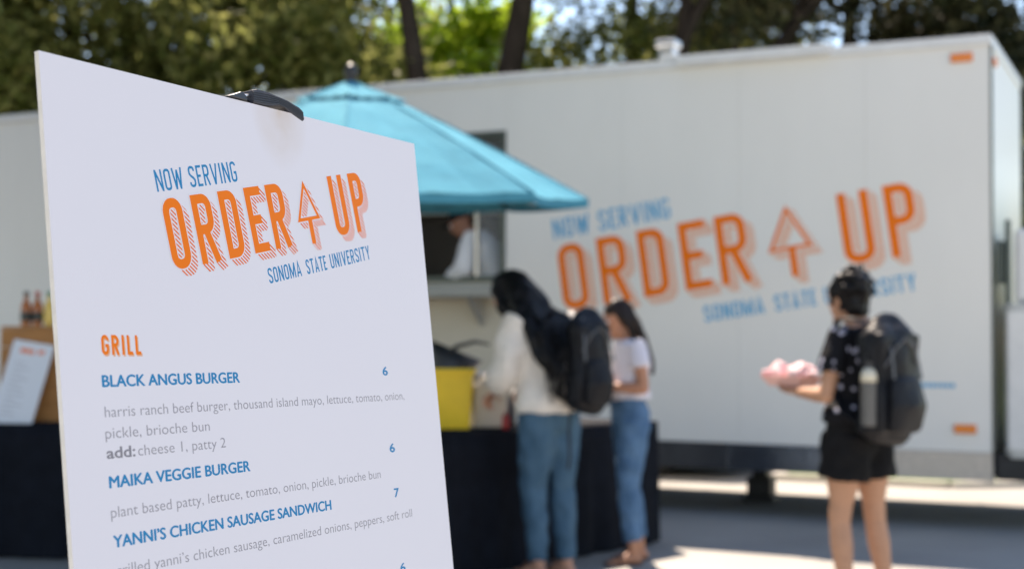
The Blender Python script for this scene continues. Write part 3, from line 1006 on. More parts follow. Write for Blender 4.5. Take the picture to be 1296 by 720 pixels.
# white edging strip and crate with bottles on the left table
ZT = TH + .003
cr = thing('wooden_crate', 'brown wooden crate on the black table, three bottles on top', 'crate', mtx=Matrix.Translation((-3.13, 8.72, ZT)) @ Matrix.Rotation(R(-8), 4, 'Z'))
ch = .565
for k in range(5):
    z0 = k * ch / 5
    for (lo, hi) in (((0, 0, z0 + .002), (.46, .012, z0 + ch / 5 - .002)), ((0, .328, z0 + .002), (.46, .34, z0 + ch / 5 - .002)),
                     ((0, .013, z0 + .002), (.012, .327, z0 + ch / 5 - .002)), ((.448, .013, z0 + .002), (.46, .327, z0 + ch / 5 - .002))):
        bx(lo, hi, 'plank', M['wood'], cr, bevel=.002)
bx((0, 0, ch), (.46, .34, ch + .016), 'lid', M['wood'], cr, bevel=.003)
def bottle(x, label, gm, cm, lm, k=1.0):
    t = thing('sauce_bottle', label, 'bottle', mtx=Matrix.Translation((x, 8.80, ZT + ch + .018)), group='sauce bottles on the crate')
    MB().lathe([(0, 0), (.030, 0), (.031, .01), (.033, .115), (.028, .135), (.014, .160), (.0135, .188), (0, .188)], 18).build('glass_body', gm, t, smooth=True)
    MB().lathe([(0, .189), (.0165, .189), (.0165, .213), (0, .214)], 14).build('cap', cm, t)
    MB().lathe([(.0335, .03), (.0345, .03), (.0345, .085), (.0335, .085)], 18).build('label_wrap', lm, t)
bottle(-3.005, 'leftmost amber bottle with a dark label on the wooden crate', M['amberglass'], M['label'], M['label'])
bottle(-2.935, 'amber bottle in the middle of the three on the crate', M['amberglass'], M['red'], M['label'])
bottle(-2.862, 'yellow bottle with a green cap, rightmost on the crate', M['mustard'], M['green'], M['mustard'])
# leaning print in front of the crate
pm = Matrix.Translation((-3.10, 8.55, ZT + .004)) @ Matrix.Rotation(R(-6), 4, 'Z') @ Matrix.Rotation(R(74), 4, 'X') @ Matrix.Rotation(R(-9), 4, 'Z')
ps = thing('menu_sheet', 'white printed menu sheet leaning against the wooden crate', 'menu sheet', mtx=pm)
MB().box((-.03, 0, -.003), (.235, .52, 0)).build('sheet', M['acrylic'], ps)
hd = MB(); place_strokes(hd, word('ORDER', .03, .12, .445, .475, .008), lambda u, v: (u, v), .0004, .00002); hd.build('order_heading', M['vorange'], ps)
hd = MB(); place_strokes(hd, word('UP', .145, .185, .450, .480, .008), lambda u, v: (u, v), .0004, .00002); hd.build('up_heading', M['vorange'], ps)
ln = MB()
for k in range(11):
    ln.box((.02, .06 + k * .032, .0003), (.08 + .09 * random.random(), .064 + k * .032, .0006))
ln.build('print_lines', M['grey'], ps)
# napkin bowl at the far left
bw = thing('snack_bowl', 'small cream bowl on the black cloth at the left edge', 'bowl', mtx=Matrix.Translation((-3.24, 8.62, ZT)))
MB().lathe([(0, 0), (.04, 0), (.075, .05), (.08, .075), (.074, .075), (.068, .05), (.035, .01), (0, .01)], 18).build('bowl_body', M['cream'], bw, smooth=True)
MB().ball((0, 0, .06), (.05, .05, .03)).build('filling', M['mustard'], bw, smooth=True)

# things on the right table: tub, lidded bin, tray, condiments
tub = thing('yellow_tub', 'bright yellow plastic tub on the black table beside the menu board', 'tub', mtx=on(RTM, .90, .41, ZT, R(-49)))
tb = MB(); 
for (k0, z0, k1, z1) in ((1.0, 0, 1.12, .33),):
    P = [(-.13 * k0, -.10 * k0, z0), (.13 * k0, -.10 * k0, z0), (.13 * k0, .10 * k0, z0), (-.13 * k0, .10 * k0, z0)]
    Q = [(-.13 * k1, -.10 * k1, z1), (.13 * k1, -.10 * k1, z1), (.13 * k1, .10 * k1, z1), (-.13 * k1, .10 * k1, z1)]
    Q2 = [(x * .93, y * .93, z) for x, y, z in Q]; P2 = [(x * .93, y * .93, z + .01) for x, y, z in P]
    tb.add(P + Q + Q2 + P2, [(3, 2, 1, 0)] + [(i, (i + 1) % 4, 4 + (i + 1) % 4, 4 + i) for i in range(4)] + [(4 + i, 4 + (i + 1) % 4, 8 + (i + 1) % 4, 8 + i) for i in range(4)]
           + [(8 + i, 8 + (i + 1) % 4, 12 + (i + 1) % 4, 12 + i) for i in range(4)] + [(12, 13, 14, 15)])
tb.build('tub_body', M['yellow'], tub, bevel=.006)
bx((-.158, -.125, .315), (.158, -.112, .345), 'rim', M['yellow'], tub, bevel=.004)
bx((-.158, .112, .315), (.158, .125, .345), 'rim', M['yellow'], tub, bevel=.004)
hl = thing('black_shopping_bag', 'black open bag standing in and behind the yellow tub', 'bag', mtx=on(RTM, 1.06, .56, ZT + .02, R(-49)))
bag = MB()
bag.tube([(-.02, .02, .10), (0, .02, .30), (.03, .02, .38), (.05, .02, .43)], [(.07, .05), (.10, .06), (.15, .05), (.17, .02)], 14, side=(1, 0, 0.2), round_caps=False)
bag.build('bag_body', M['black'], hl, smooth=True)
MB().tube([(-.02, 0, .40), (.05, .0, .455), (.16, .0, .485), (.24, .0, .470)], [.018, .014, .012, .008], 8).build('bag_handle', M['black'], hl, smooth=True)
bn = thing('cream_napkin_box', 'cream box of napkins between the yellow tub and the woman', 'box', mtx=on(RTM, 1.17, .33, ZT, R(-40)))
bx((-.10, -.08, 0), (.10, .08, .25), 'box_body', M['cream'], bn, bevel=.01)
nk = MB()
for k in range(6): nk.box((-.07 + .004 * k, -.05, .252 + .006 * k), (.07 - .003 * k, .05, .256 + .006 * k))
nk.build('napkins', M['coat'], bn)
tr_ = thing('steel_tray', 'shallow steel tray behind the napkin box', 'tray', mtx=on(RTM, 1.36, .46, ZT + .0, R(-49)))
MB().lathe([(0, 0), (.13, 0), (.16, .30), (.17, .31), (.155, .31), (.12, .01), (0, .01)], 20).build('tray_body', M['alu'], tr_, smooth=True)
for (x, y, m_, lb, nm) in ((1.06, .10, 'red', 'red squeeze bottle by the woman\u2019s hand on the black table', 'squeeze_bottle'),):
    t = thing(nm, lb, 'bottle', mtx=on(RTM, x, y, ZT))
    t.scale = (.7, .7, .6)
    MB().lathe([(0, 0), (.028, 0), (.03, .01), (.03, .12), (.02, .135), (.012, .14), (.004, .18), (0, .18)], 14).build('bottle_body', M[m_], t, smooth=True)
    MB().lathe([(0, .125), (.024, .125), (.024, .14), (0, .141)], 14).build('cap', M['black'], t)
for k, (x, y, sc_, lb) in enumerate(((1.62, .30, 1, 'low white takeaway box on the black table between the two women'), (1.72, .46, .8, 'smaller white takeaway box behind the low one'))):
    t = thing('takeaway_box', lb, 'box', mtx=on(RTM, x, y, ZT, R(-30)), group='takeaway boxes on the table')
    MB().prism(rr(-.10 * sc_, .10 * sc_, -.09 * sc_, .09 * sc_, .015), 0, .05 * sc_).build('box_base', M['coat'], t, bevel=.004)
    MB().prism(rr(-.102 * sc_, .102 * sc_, -.092 * sc_, .092 * sc_, .015), .052 * sc_, .075 * sc_).build('box_lid', M['coat'], t, bevel=.006)

# ------------------------------------------------------------------ people
def hand(mb, wrist, d, up, side, curl=.5, s=1.0):
    """palm + five fingers appended to mb. d = pointing dir, up = back of the hand, side = thumb side"""
    d = Vector(d).normalized(); up = Vector(up); up = (up - d * up.dot(d)).normalized(); sd = d.cross(up) * side
    wv = Vector(wrist)
    mb.tube([wv - d * .01, wv + d * .03 * s, wv + d * .075 * s], [(.024 * s, .018 * s), (.036 * s, .017 * s), (.040 * s, .014 * s)], 12, side=sd)
    for k, (off, ln_) in enumerate(((.030, .072), (.010, .080), (-.010, .075), (-.029, .058))):
        p = wv + d * .078 * s + sd * off * s
        q = p + (d * math.cos(curl * .6) - up * math.sin(curl * .6)) * ln_ * .45 * s
        r_ = q + (d * math.cos(curl * 1.5) - up * math.sin(curl * 1.5)) * ln_ * .32 * s
        e = r_ + (d * math.cos(curl * 2.2) - up * math.sin(curl * 2.2)) * ln_ * .25 * s
        mb.tube([p, q, r_, e], [.0095 * s, .009 * s, .008 * s, .007 * s], 8)
    p = wv + d * .03 * s + sd * .032 * s
    mb.tube([p, p + (d * .6 + sd * .7 - up * .3) * .035 * s, p + (d * .9 + sd * .45 - up * .5) * .062 * s], [.012 * s, .010 * s, .008 * s], 8)

def person(label, loc, facing, H, J, mats, feat, group='people at the food trailer', parts=None):
    """local frame: x = person's right, y = forward, z up; joints for a 1.70 m figure, scaled"""
    s = H / 1.70
    f = Vector((facing[0], facing[1], 0)).normalized()
    rt = Vector((f.y, -f.x, 0))
    mt = Matrix(((rt.x * s, f.x * s, 0, loc[0]), (rt.y * s, f.y * s, 0, loc[1]), (0, 0, s, loc[2] if len(loc) > 2 else 0), (0, 0, 0, 1)))
    P = thing('person', label, 'person', mtx=mt, group=group)
    V = Vector
    j = {k: V(v) for k, v in J.items()}
    body = MB()
    pel, wai, che, nec = j['pelvis'], j['waist'], j['chest'], j['neck']
    hd_ = j['head']
    fat = feat.get('fat', 1.0); lf = feat.get('lf', 1.0)
    body.tube([pel - V((0, 0, .06)), pel + V((0, 0, .02)), wai, che, nec - (nec - che) * .30, nec],
              [(.155 * fat, .105), (.165 * fat, .11), (.125 * fat, .088), (.150, .108), (.145, .085), (.06, .055)], 18, side=(1, 0, 0))
    body.tube([nec - V((0, 0, .03)), hd_ - (hd_ - nec) * .45], [.052, .050], 14)
    hf = V(feat.get('face', (0, 1, -.15))).normalized()      # face direction
    hup = V((0, 0, 1)) - hf * hf.z; hup.normalize(); hr = hf.cross(hup)
    HM = Matrix(((hr.x, hf.x, hup.x, 0), (hr.y, hf.y, hup.y, 0), (hr.z, hf.z, hup.z, 0), (0, 0, 0, 1)))
    def hp(x, y, z): return hd_ + HM @ V((x, y, z))
    body.ball(hd_ + HM @ V((0, -.008, .02)), (.074, .094, .098), M4=HM)
    body.ball(hd_ + HM @ V((0, .025, -.045)), (.055, .062, .072), M4=HM)
    body.ball(hp(0, .072, -.098), (.022, .02, .018), M4=HM)
    body.tube([hp(0, .088, .015), hp(0, .103, -.022), hp(0, .098, -.034)], [.008, .012, .010], 8)
    body.ball(hp(0, .088, -.060), (.024, .010, .009), M4=HM)
    for sx in (-1, 1):
        body.ball(hp(sx * .074, -.005, -.012), (.010, .020, .032), M4=HM)
        body.ball(hp(sx * .030, .078, .028), (.022, .012, .010), M4=HM)
    for sd_ in ('l', 'r'):
        sg = -1 if sd_ == 'l' else 1
        sh_, elb, wr = j['sh_' + sd_], j['el_' + sd_], j['wr_' + sd_]
        body.tube([che * .4 + sh_ * .6, sh_, sh_.lerp(elb, .35), elb], [.050, .052, .046, .036], 12)
        body.tube([elb, elb.lerp(wr, .3), wr], [.037, .038, .025], 12)
        hdx = j.get('hd_' + sd_, (wr - elb))
        hand(body, wr, hdx, feat.get('hup_' + sd_, (0, 0, 1)), feat.get('thumb_' + sd_, 1), feat.get('curl_' + sd_, .5))
        hip, kn, an = j['hip_' + sd_], j['kn_' + sd_], j['an_' + sd_]
        body.tube([hip, hip.lerp(kn, .35), hip.lerp(kn, .8), kn], [.088 * fat, .080 * fat, .058 * lf, .054 * lf], 14)
        body.tube([kn, kn.lerp(an, .3), kn.lerp(an, .75), an], [.052 * lf, .056 * lf, .038, .034], 14)
        fd = V(j.get('ft_' + sd_, V((0, 1, 0)))).normalized()
        body.tube([an + fd * -.03 + V((0, 0, -.045)), an + fd * .05 + V((0, 0, -.035)), an + fd * .11 + V((0, 0, -.055)), an + fd * .165 + V((0, 0, -.062))],
                  [(.028, .026), (.034, .034), (.042, .020), (.036, .014)], 12, side=fd.cross(V((0, 0, 1))))
    remesh(body, 'body', mats['skin'], P, .0068, 3)
    for sx in (-1, 1):
        e = MB().ball(hp(sx * .030, .083, .012), .011).build('eye', M['eye'], P, smooth=True)
        MB().ball(hp(sx * .030, .092, .011), .005).build('iris', M['hairbr'], e, smooth=True)
    # top
    top_ = MB(); ease = feat.get('ease', .018)
    hemz = feat.get('hem', -.02)
    top_.tube([pel + V((0, 0, hemz)), pel + V((0, 0, hemz + .05)), wai, che, nec - (nec - che) * .28, nec - (nec - che) * .06],
              [(.170 * fat + ease, .118 + ease), (.168 * fat + ease, .118 + ease), (.140 + ease * 1.3, .104 + ease * 1.3), (.155 + ease, .116 + ease), (.150 + ease * .6, .092 + ease * .6), (.070, .066)], 20, side=(1, 0, 0), round_caps=False)
    sl = feat.get('sleeve', 'long')
    for sd_ in ('l', 'r'):
        sh_, elb, wr = j['sh_' + sd_], j['el_' + sd_], j['wr_' + sd_]
        if sl == 'long':
            top_.tube([che * .4 + sh_ * .6, sh_, sh_.lerp(elb, .5), elb], [.056 + ease * .6, .060 + ease * .7, .056 + ease, .052 + ease], 14)
            top_.tube([elb, elb.lerp(wr, .5), elb.lerp(wr, .93)], [.052 + ease, .050 + ease, .034 + ease * .4], 14, round_caps=False)
        else:
            q = feat.get('sleeve_len', .55)
            top_.tube([che * .4 + sh_ * .6, sh_, sh_.lerp(elb, q * .6), sh_.lerp(elb, q)], [.054, .060, .060 + ease * .5, .058 + ease * .6], 14, round_caps=False)
    remesh(top_, feat.get('topname', 'shirt'), mats['top'], P, .010, 3, disp=(11, feat.get('wr', .010)))
    # bottoms
    bt = MB()
    bt.tube([pel - V((0, 0, .055)), pel + V((0, 0, .02)), wai * .75 + pel * .25],
            [(.168 * fat, .118), (.174 * fat, .122), (.142 * fat, .104)], 18, side=(1, 0, 0))
    for sd_ in ('l', 'r'):
        hip, kn, an = j['hip_' + sd_], j['kn_' + sd_], j['an_' + sd_]
        if feat.get('shorts'):
            bt.tube([hip + V((0, 0, .02)), hip.lerp(kn, .3), hip.lerp(kn, .50)], [.102 * fat, .100 * fat, .101 * fat], 16, round_caps=False)
        else:
            fl_ = feat.get('flare', .052)
            q = feat.get('cuff', .93)
            bt.tube([hip + V((0, 0, .02)), hip.lerp(kn, .4), kn, kn.lerp(an, .4), kn.lerp(an, q)], [.100 * fat, .092 * fat * lf, .070 * lf, .067 * lf, fl_], 16, round_caps=False)
    remesh(bt, feat.get('botname', 'jeans'), mats['bottom'], P, .010, 3, disp=(17, .013))
    # shoes
    for sd_ in ('l', 'r'):
        an = j['an_' + sd_]; fd = V(j.get('ft_' + sd_, V((0, 1, 0)))).normalized(); sx = fd.cross(V((0, 0, 1)))
        sh2 = MB()
        sh2.tube([an + fd * -.045 + V((0, 0, -.070)), an + fd * .04 + V((0, 0, -.070)), an + fd * .12 + V((0, 0, -.070)), an + fd * .185 + V((0, 0, -.070))],
                 [(.032, .012), (.036, .012), (.046, .012), (.034, .011)], 14, side=sx)
        if feat.get('sandal', True):
            sh2.tube([an + fd * .10 + sx * .045 + V((0, 0, -.06)), an + fd * .10 + V((0, 0, -.018)), an + fd * .10 - sx * .045 + V((0, 0, -.06))], [(.006, .02)] * 3, 8, side=fd)
        sh2.build('shoe', M['sole'], P, smooth=True)
    P['_s'] = s
    return P, j, hp, HM

def strands(mb, hp, roots, path_fn, r0, seg=6):
    for rt_ in roots:
        pts, rad = path_fn(rt_)
        mb.tube(pts, rad, seg, round_caps=False)

BASE = dict(pelvis=(0, 0, .93), waist=(0, .01, 1.08), chest=(0, 0, 1.27), neck=(0, 0, 1.45), head=(0, .03, 1.585),
            sh_l=(-.165, 0, 1.385), sh_r=(.165, 0, 1.385), el_l=(-.22, -.02, 1.11), el_r=(.22, -.02, 1.11), wr_l=(-.21, .12, .90), wr_r=(.21, .12, .90),
            hip_l=(-.085, 0, .88), hip_r=(.085, 0, .88), kn_l=(-.09, .02, .48), kn_r=(.09, .02, .48), an_l=(-.09, -.02, .082), an_r=(.09, -.02, .082))
def J(**k):
    d = dict(BASE); d.update(k); return d

def backpack(label, mtx, w_, d_, h_, m):
    t = thing('backpack', label, 'backpack', mtx=mtx, group='black backpacks')
    b = MB()
    b.tube([(0, 0, .04), (0, -.005, h_ * .3), (0, -.01, h_ * .62), (0, .0, h_ * .88), (0, .012, h_ * .97)],
           [(w_ / 2 * .92, d_ / 2 * .9), (w_ / 2 * 1.02, d_ / 2 * 1.1), (w_ / 2, d_ / 2 * 1.0), (w_ / 2 * .93, d_ / 2 * .85), (w_ / 2 * .66, d_ / 2 * .45)], 22, side=(1, 0, 0))
    b.box((-w_ * .45, -d_ * .40, h_ * .05), (w_ * .45, d_ * .34, h_ * .86))
    b.box((-w_ * .52, -d_ * .18, h_ * .06), (w_ * .52, d_ * .16, h_ * .34))
    remesh(b, 'main_compartment', m, t, .012, 5, disp=(8, .018))
    p = MB()
    p.tube([(0, -d_ * .52, h_ * .10), (0, -d_ * .60, h_ * .28), (0, -d_ * .52, h_ * .47)], [(w_ * .36, .035), (w_ * .38, .05), (w_ * .33, .03)], 18, side=(1, 0, 0))
    remesh(p, 'front_pocket', m, t, .011, 2, disp=(12, .006))
    for sx in (-1, 1):
        MB().tube([(sx * .10, d_ * .30, h_ * .95), (sx * .12, d_ * .60, h_ * .99), (sx * .12, d_ * 1.05, h_ * .985), (sx * .12, d_ * 1.36, h_ * .80), (sx * .13, d_ * 1.32, h_ * .50), (sx * .15, d_ * .8, h_ * .22), (sx * .13, d_ * .35, h_ * .12)],
                  [(.026, .007)] * 7, 8, side=(1, 0, 0)).build('shoulder_strap', m, t, smooth=True)
        MB().tube([(sx * .08, -d_ * .25, h_ * .93), (sx * .10, -d_ * .48, h_ * .72), (sx * .11, -d_ * .60, h_ * .5)], [(.008, .004)] * 3, 6, side=(1, 0, 0)).build('compression_strap', M['bottlegrey'], t)
    MB().tube([(-.03, .02, h_ * .96), (-.025, .01, h_ * 1.03), (.025, .01, h_ * 1.03), (.03, .02, h_ * .96)], [.008] * 4, 8).build('grab_handle', m, t)
    MB().tube([(-w_ * .36, -d_ * .38, h_ * .60), (-w_ * .2, -d_ * .52, h_ * .76), (0, -d_ * .50, h_ * .82), (w_ * .2, -d_ * .52, h_ * .76), (w_ * .36, -d_ * .38, h_ * .60)], [.006] * 5, 6).build('zip', M['bottlegrey'], t)
    return t

# --- woman in the cream sweater
PA_loc = (.215, 7.90); PA_f = (-.66, .75); HA = 1.72
PA, jA, hpA, HMA = person('woman in cream sweater and blue jeans with long black hair, facing the table', PA_loc, PA_f, HA,
    J(waist=(0, .03, 1.08), chest=(-.01, .06, 1.26), head=(-.085, .255, 1.545), neck=(-.02, .11, 1.44), sh_l=(-.18, .07, 1.375), sh_r=(.165, .06, 1.38), el_l=(-.25, .10, 1.10), wr_l=(-.17, .25, 1.00), hd_l=(.02, 1, -.55), el_r=(.21, .06, 1.12), wr_r=(.10, .27, 1.02), hd_r=(-.2, 1, -.3),
      kn_l=(-.095, .03, .48), kn_r=(.09, .0, .48), an_l=(-.085, -.01, .082), an_r=(.085, -.05, .082)),
    dict(skin=M['skinA'], top=M['sweater'], bottom=M['jeans']),
    dict(face=(-.30, 1, -.45), ease=.030, hem=-.035, topname='sweater', wr=.022, cuff=.97, curl_l=.9, curl_r=.8, fat=1.06, lf=1.04, flare=.050, thumb_l=1, thumb_r=-1))
hr_ = MB()
hr_.ball(hpA(0, -.022, .034), (.090, .100, .100), M4=HMA)
hr_.tube([hpA(0, -.05, .02), hpA(.0, -.10, -.07), Vector((-.06, .03, 1.38)), Vector((-.075, -.055, 1.26)), Vector((-.075, -.095, 1.16)), Vector((-.07, -.105, 1.09))], [(.098, .088), (.122, .082), (.145, .066), (.135, .050), (.100, .036), (.045, .02)], 18, side=(1, 0, 0))
hr_.tube([hpA(-.07, .03, .03), hpA(-.088, .015, -.08), Vector((-.14, .07, 1.36)), Vector((-.14, .04, 1.22))], [.028, .036, .036, .014], 10)
hr_.tube([hpA(.07, .03, .03), hpA(.088, .015, -.08), Vector((.12, .07, 1.36)), Vector((.12, .05, 1.25))], [.026, .032, .032, .012], 10)
hA = remesh(hr_, 'hair', M['hairblk'], PA, .012, 2, disp=(16, .02))
sm_ = MB()
for k in range(90):
    a = random.uniform(-1, 1); ph = random.uniform(0, 6.28)
    x0 = a * .085; yb = -.10 - .04 * (1 - a * a)
    e = random.uniform(.90, 1.12)
    pts = [hpA(x0 * .5, -.06, .10), hpA(x0 * 1.1, -.105 + abs(a) * .05, .0), Vector((x0 * 1.5, -.07, 1.38))]
    for i in range(1, 6):
        fz = i / 5
        pts.append(Vector((-.055 + x0 * 1.6 + .020 * math.sin(ph + fz * 8), -.07 + (yb - .01) * min(1, fz * 1.6) * .9 + .016 * math.cos(ph + fz * 7), 1.38 + (e + .04 - 1.38) * fz)))
    sm_.tube(pts, [.005, .008, .009] + [.008 - .001 * i for i in range(1, 6)], 5, side=None, round_caps=False)
sm_.build('hair_strands', M['hairblk'], PA, smooth=True)
fA = Vector((*PA_f, 0)).normalized(); rA = Vector((fA.y, -fA.x, 0))
def back_mtx(loc, f_, r_, back, side, z, lean=0.0):
    o = Vector((loc[0], loc[1], 0)) - f_ * back + r_ * side + Vector((0, 0, z))
    return Matrix(((r_.x, f_.x, 0, o.x), (r_.y, f_.y, 0, o.y), (r_.z, f_.z, 1, o.z), (0, 0, 0, 1))) @ Matrix.Rotation(lean, 4, 'X')
pkA = backpack('black backpack on the back of the woman in the cream sweater', back_mtx(PA_loc, fA, rA, .225, .07, .92), .27, .16, .54, M['pack'])
MB().tube([(-.12, 0, .05), (-.15, -.01, -.10), (-.13, 0, -.24), (-.135, .01, -.31)], [(.010, .003)] * 4, 6, side=(1, 0, 0)).build('dangling_strap', M['pack'], pkA)

# --- girl in the white t-shirt
PB_loc = (.700, 8.40); PB_f = (-.975, -.20); HB = 1.555
PB, jB, hpB, HMB = person('girl in white t-shirt and faded jeans with brown hair, looking down at her hands', PB_loc, PB_f, HB,
    J(head=(0, .085, 1.56), neck=(0, .02, 1.45), waist=(0, .03, 1.09), el_l=(-.20, -.03, 1.12), wr_l=(-.10, .19, 1.13), hd_l=(.35, 1, .1), el_r=(.20, .0, 1.12), wr_r=(.05, .20, 1.10), hd_r=(-.35, 1, .1),
      kn_l=(-.09, .04, .48), kn_r=(.085, -.03, .48), an_l=(-.10, .0, .082), an_r=(.10, -.10, .082)),
    dict(skin=M['skinB'], top=M['tee'], bottom=M['jeans2']),
    dict(face=(-.10, 1, -.42), ease=.012, hem=.12, sleeve='short', sleeve_len=.50, cuff=.82, flare=.062, curl_l=.9, curl_r=.9, topname='t_shirt', thumb_l=1, thumb_r=-1, fat=1.04, lf=1.0, hup_l=(-1, 0, .4), hup_r=(1, 0, .4)))
hr_ = MB()
hr_.ball(hpB(0, -.020, .032), (.084, .099, .097), M4=HMB)
hr_.tube([hpB(0, -.05, .02), hpB(0, -.088, -.07), Vector((0, -.085, 1.40)), Vector((-.01, -.12, 1.30)), Vector((-.01, -.14, 1.21))], [(.078, .060), (.085, .045), (.085, .038), (.065, .03), (.03, .012)], 16, side=(1, 0, 0))
hr_.tube([hpB(.07, .02, .02), hpB(.085, .01, -.08), Vector((.10, .02, 1.36))], [.022, .024, .012], 10)
hr_.tube([hpB(-.07, -.01, .02), hpB(-.085, -.02, -.08), Vector((-.10, -.02, 1.38))], [.020, .022, .012], 10)
remesh(hr_, 'hair', M['hairbr'], PB, .011, 2, disp=(18, .014))
fB = Vector((*PB_f, 0)).normalized(); rB = Vector((fB.y, -fB.x, 0))
hand_w = Vector((*PB_loc, 0)) + (fB * .29 + rB * -.03) * (HB / 1.7) + Vector((0, 0, 1.145 * HB / 1.7))
ph = thing('phone', 'small phone held by the girl in the white t-shirt', 'phone', mtx=Matrix.Translation(hand_w) @ Matrix.Rotation(math.atan2(fB.y, fB.x) - R(90), 4, 'Z') @ Matrix.Rotation(R(40), 4, 'X'))
bx((-.036, -.004, -.06), (.036, .004, .08), 'phone_case', M['tee'], ph, bevel=.006)
bx((-.033, -.0055, -.055), (.033, -.0045, .075), 'screen', M['black'], ph)

# --- person with the bottle and the tray of food
PC_loc = (1.655, 6.80); PC_f = (-.66, .75); HCp = 1.635
PC, jC, hpC, HMC = person('person in black floral shirt and black shorts carrying a pink tray, hair up', PC_loc, PC_f, HCp,
    J(head=(-.02, .055, 1.57), el_l=(-.235, .02, 1.09), wr_l=(-.15, .25, 1.10), hd_l=(.25, 1, .05), el_r=(.215, .05, 1.10), wr_r=(.02, .28, 1.10), hd_r=(-.3, 1, .05),
      hip_l=(-.09, 0, .88), kn_l=(-.115, .03, .48), kn_r=(.11, -.02, .48), an_l=(-.125, -.02, .082), an_r=(.13, -.08, .082)),
    dict(skin=M['skinC'], top=M['floral'], bottom=M['blackcl']),
    dict(face=(.05, 1, -.10), ease=.022, hem=.03, sleeve='short', sleeve_len=.62, shorts=True, botname='shorts', curl_l=.35, curl_r=.35, hup_l=(0, 0, -1), hup_r=(0, 0, -1), thumb_l=-1, thumb_r=1, fat=1.22, lf=.98))
hr_ = MB()
hr_.ball(hpC(0, -.026, .026), (.098, .108, .106), M4=HMC)
hr_.ball(hpC(0, -.065, -.055), (.070, .050, .055), M4=HMC)
hr_.ball(hpC(0, -.085, .060), (.066, .052, .056), M4=HMC)
hr_.ball(hpC(.03, -.05, .105), (.060, .050, .024), M4=HMC)
hr_.ball(hpC(-.05, -.03, .095), (.045, .050, .030), M4=HMC)
for k in range(90):
    a = random.uniform(0, 6.28); b_ = random.uniform(.1, 1.9)
    c = Vector((math.cos(a) * math.sin(b_) * .078, -.05 + math.sin(a) * math.sin(b_) * .080, .045 + math.cos(b_) * .090))
    c = Vector((c.x * 1.22, c.y * 1.15, c.z * 1.05)); c2 = c + Vector((random.uniform(-.035, .035), random.uniform(-.03, .02), random.uniform(-.02, .022)))
    hr_.tube([hpC(*c), hpC(*c2)], [.013, .006], 6)
hr_.tube([hpC(-.04, -.08, -.03), hpC(-.03, -.075, -.085)], [.03, .015], 8)
hr_.tube([hpC(.04, -.08, -.03), hpC(.03, -.075, -.085)], [.03, .015], 8)
remesh(hr_, 'hair', M['hairblk'], PC, .009, 1, disp=(24, .016))
MB().tube([hpC(-.06, -.05, .07), hpC(-.03, -.105, .055), hpC(.03, -.115, .035), hpC(.065, -.07, .02)], [.007] * 4, 8).build('hair_tie', M['bottlecap'], PC, smooth=True)
fC = Vector((*PC_f, 0)).normalized(); rC = Vector((fC.y, -fC.x, 0))
backpack('large black backpack worn by the person in shorts', back_mtx(PC_loc, fC, rC, .200, -.05, .855), .35, .18, .56, M['pack'])
wb_o = Vector((*PC_loc, 0)) - fC * .215 - rC * .225 + Vector((0, 0, .92))
wb = thing('water_bottle', 'grey water bottle with a cream top in the side pocket of the large backpack', 'water bottle', mtx=Matrix.Translation(wb_o))
MB().lathe([(0, 0), (.034, 0), (.037, .01), (.037, .20), (.0, .20)], 20).build('bottle_body', M['bottlegrey'], wb, smooth=False)
MB().lathe([(0, .201), (.0372, .201), (.036, .235), (.022, .262), (.0, .263)], 20).build('shoulder', M['bottlecap'], wb, smooth=True)
MB().lathe([(0, .264), (.020, .264), (.020, .292), (0, .293)], 16).build('lid', M['black'], wb)
MB().tube([(-.018, 0, .29), (-.012, 0, .325), (.012, 0, .325), (.018, 0, .29)], [.004] * 4, 8).build('carry_loop', M['black'], wb)
# food tray
sC = HCp / 1.7
ft_o = Vector((*PC_loc, 0)) + (fC * .36 - rC * .06) * sC + Vector((0, 0, 1.125 * sC))
ftm = Matrix(((fC.x, -rC.x, 0, ft_o.x), (fC.y, -rC.y, 0, ft_o.y), (0, 0, 1, ft_o.z), (0, 0, 0, 1)))
fd_ = thing('food_tray', 'pink and white paper wrapped food tray carried by the person in shorts', 'food tray', mtx=ftm)
tb = MB()
P = [(-.09, -.06, 0), (.09, -.06, 0), (.09, .06, 0), (-.09, .06, 0)]; Q = [(-.13, -.09, .05), (.13, -.09, .05), (.13, .09, .05), (-.13, .09, .05)]
tb.add(P + Q + [(x * .95, y * .95, z) for x, y, z in Q] + [(x * .95, y * .95, z + .003) for x, y, z in P],
       [(3, 2, 1, 0)] + [(i, (i + 1) % 4, 4 + (i + 1) % 4, 4 + i) for i in range(4)] + [(4 + i, 4 + (i + 1) % 4, 8 + (i + 1) % 4, 8 + i) for i in range(4)] + [(8 + i, 8 + (i + 1) % 4, 12 + (i + 1) % 4, 12 + i) for i in range(4)] + [(12, 13, 14, 15)])
tb.build('tray_shell', M['tray'], fd_)
cp = MB(); cp.ball((-.055, 0, .06), (.066, .072, .05)); cp.ball((.06, .005, .062), (.062, .070, .048))
for k in range(10): cp.ball((random.uniform(-.11, .11), random.uniform(-.06, .06), .06), (.03, .03, .025), 8, 5)
remesh(cp, 'wrapped_food', M['pinkpaper'], fd_, .008, 1, disp=(30, .022))

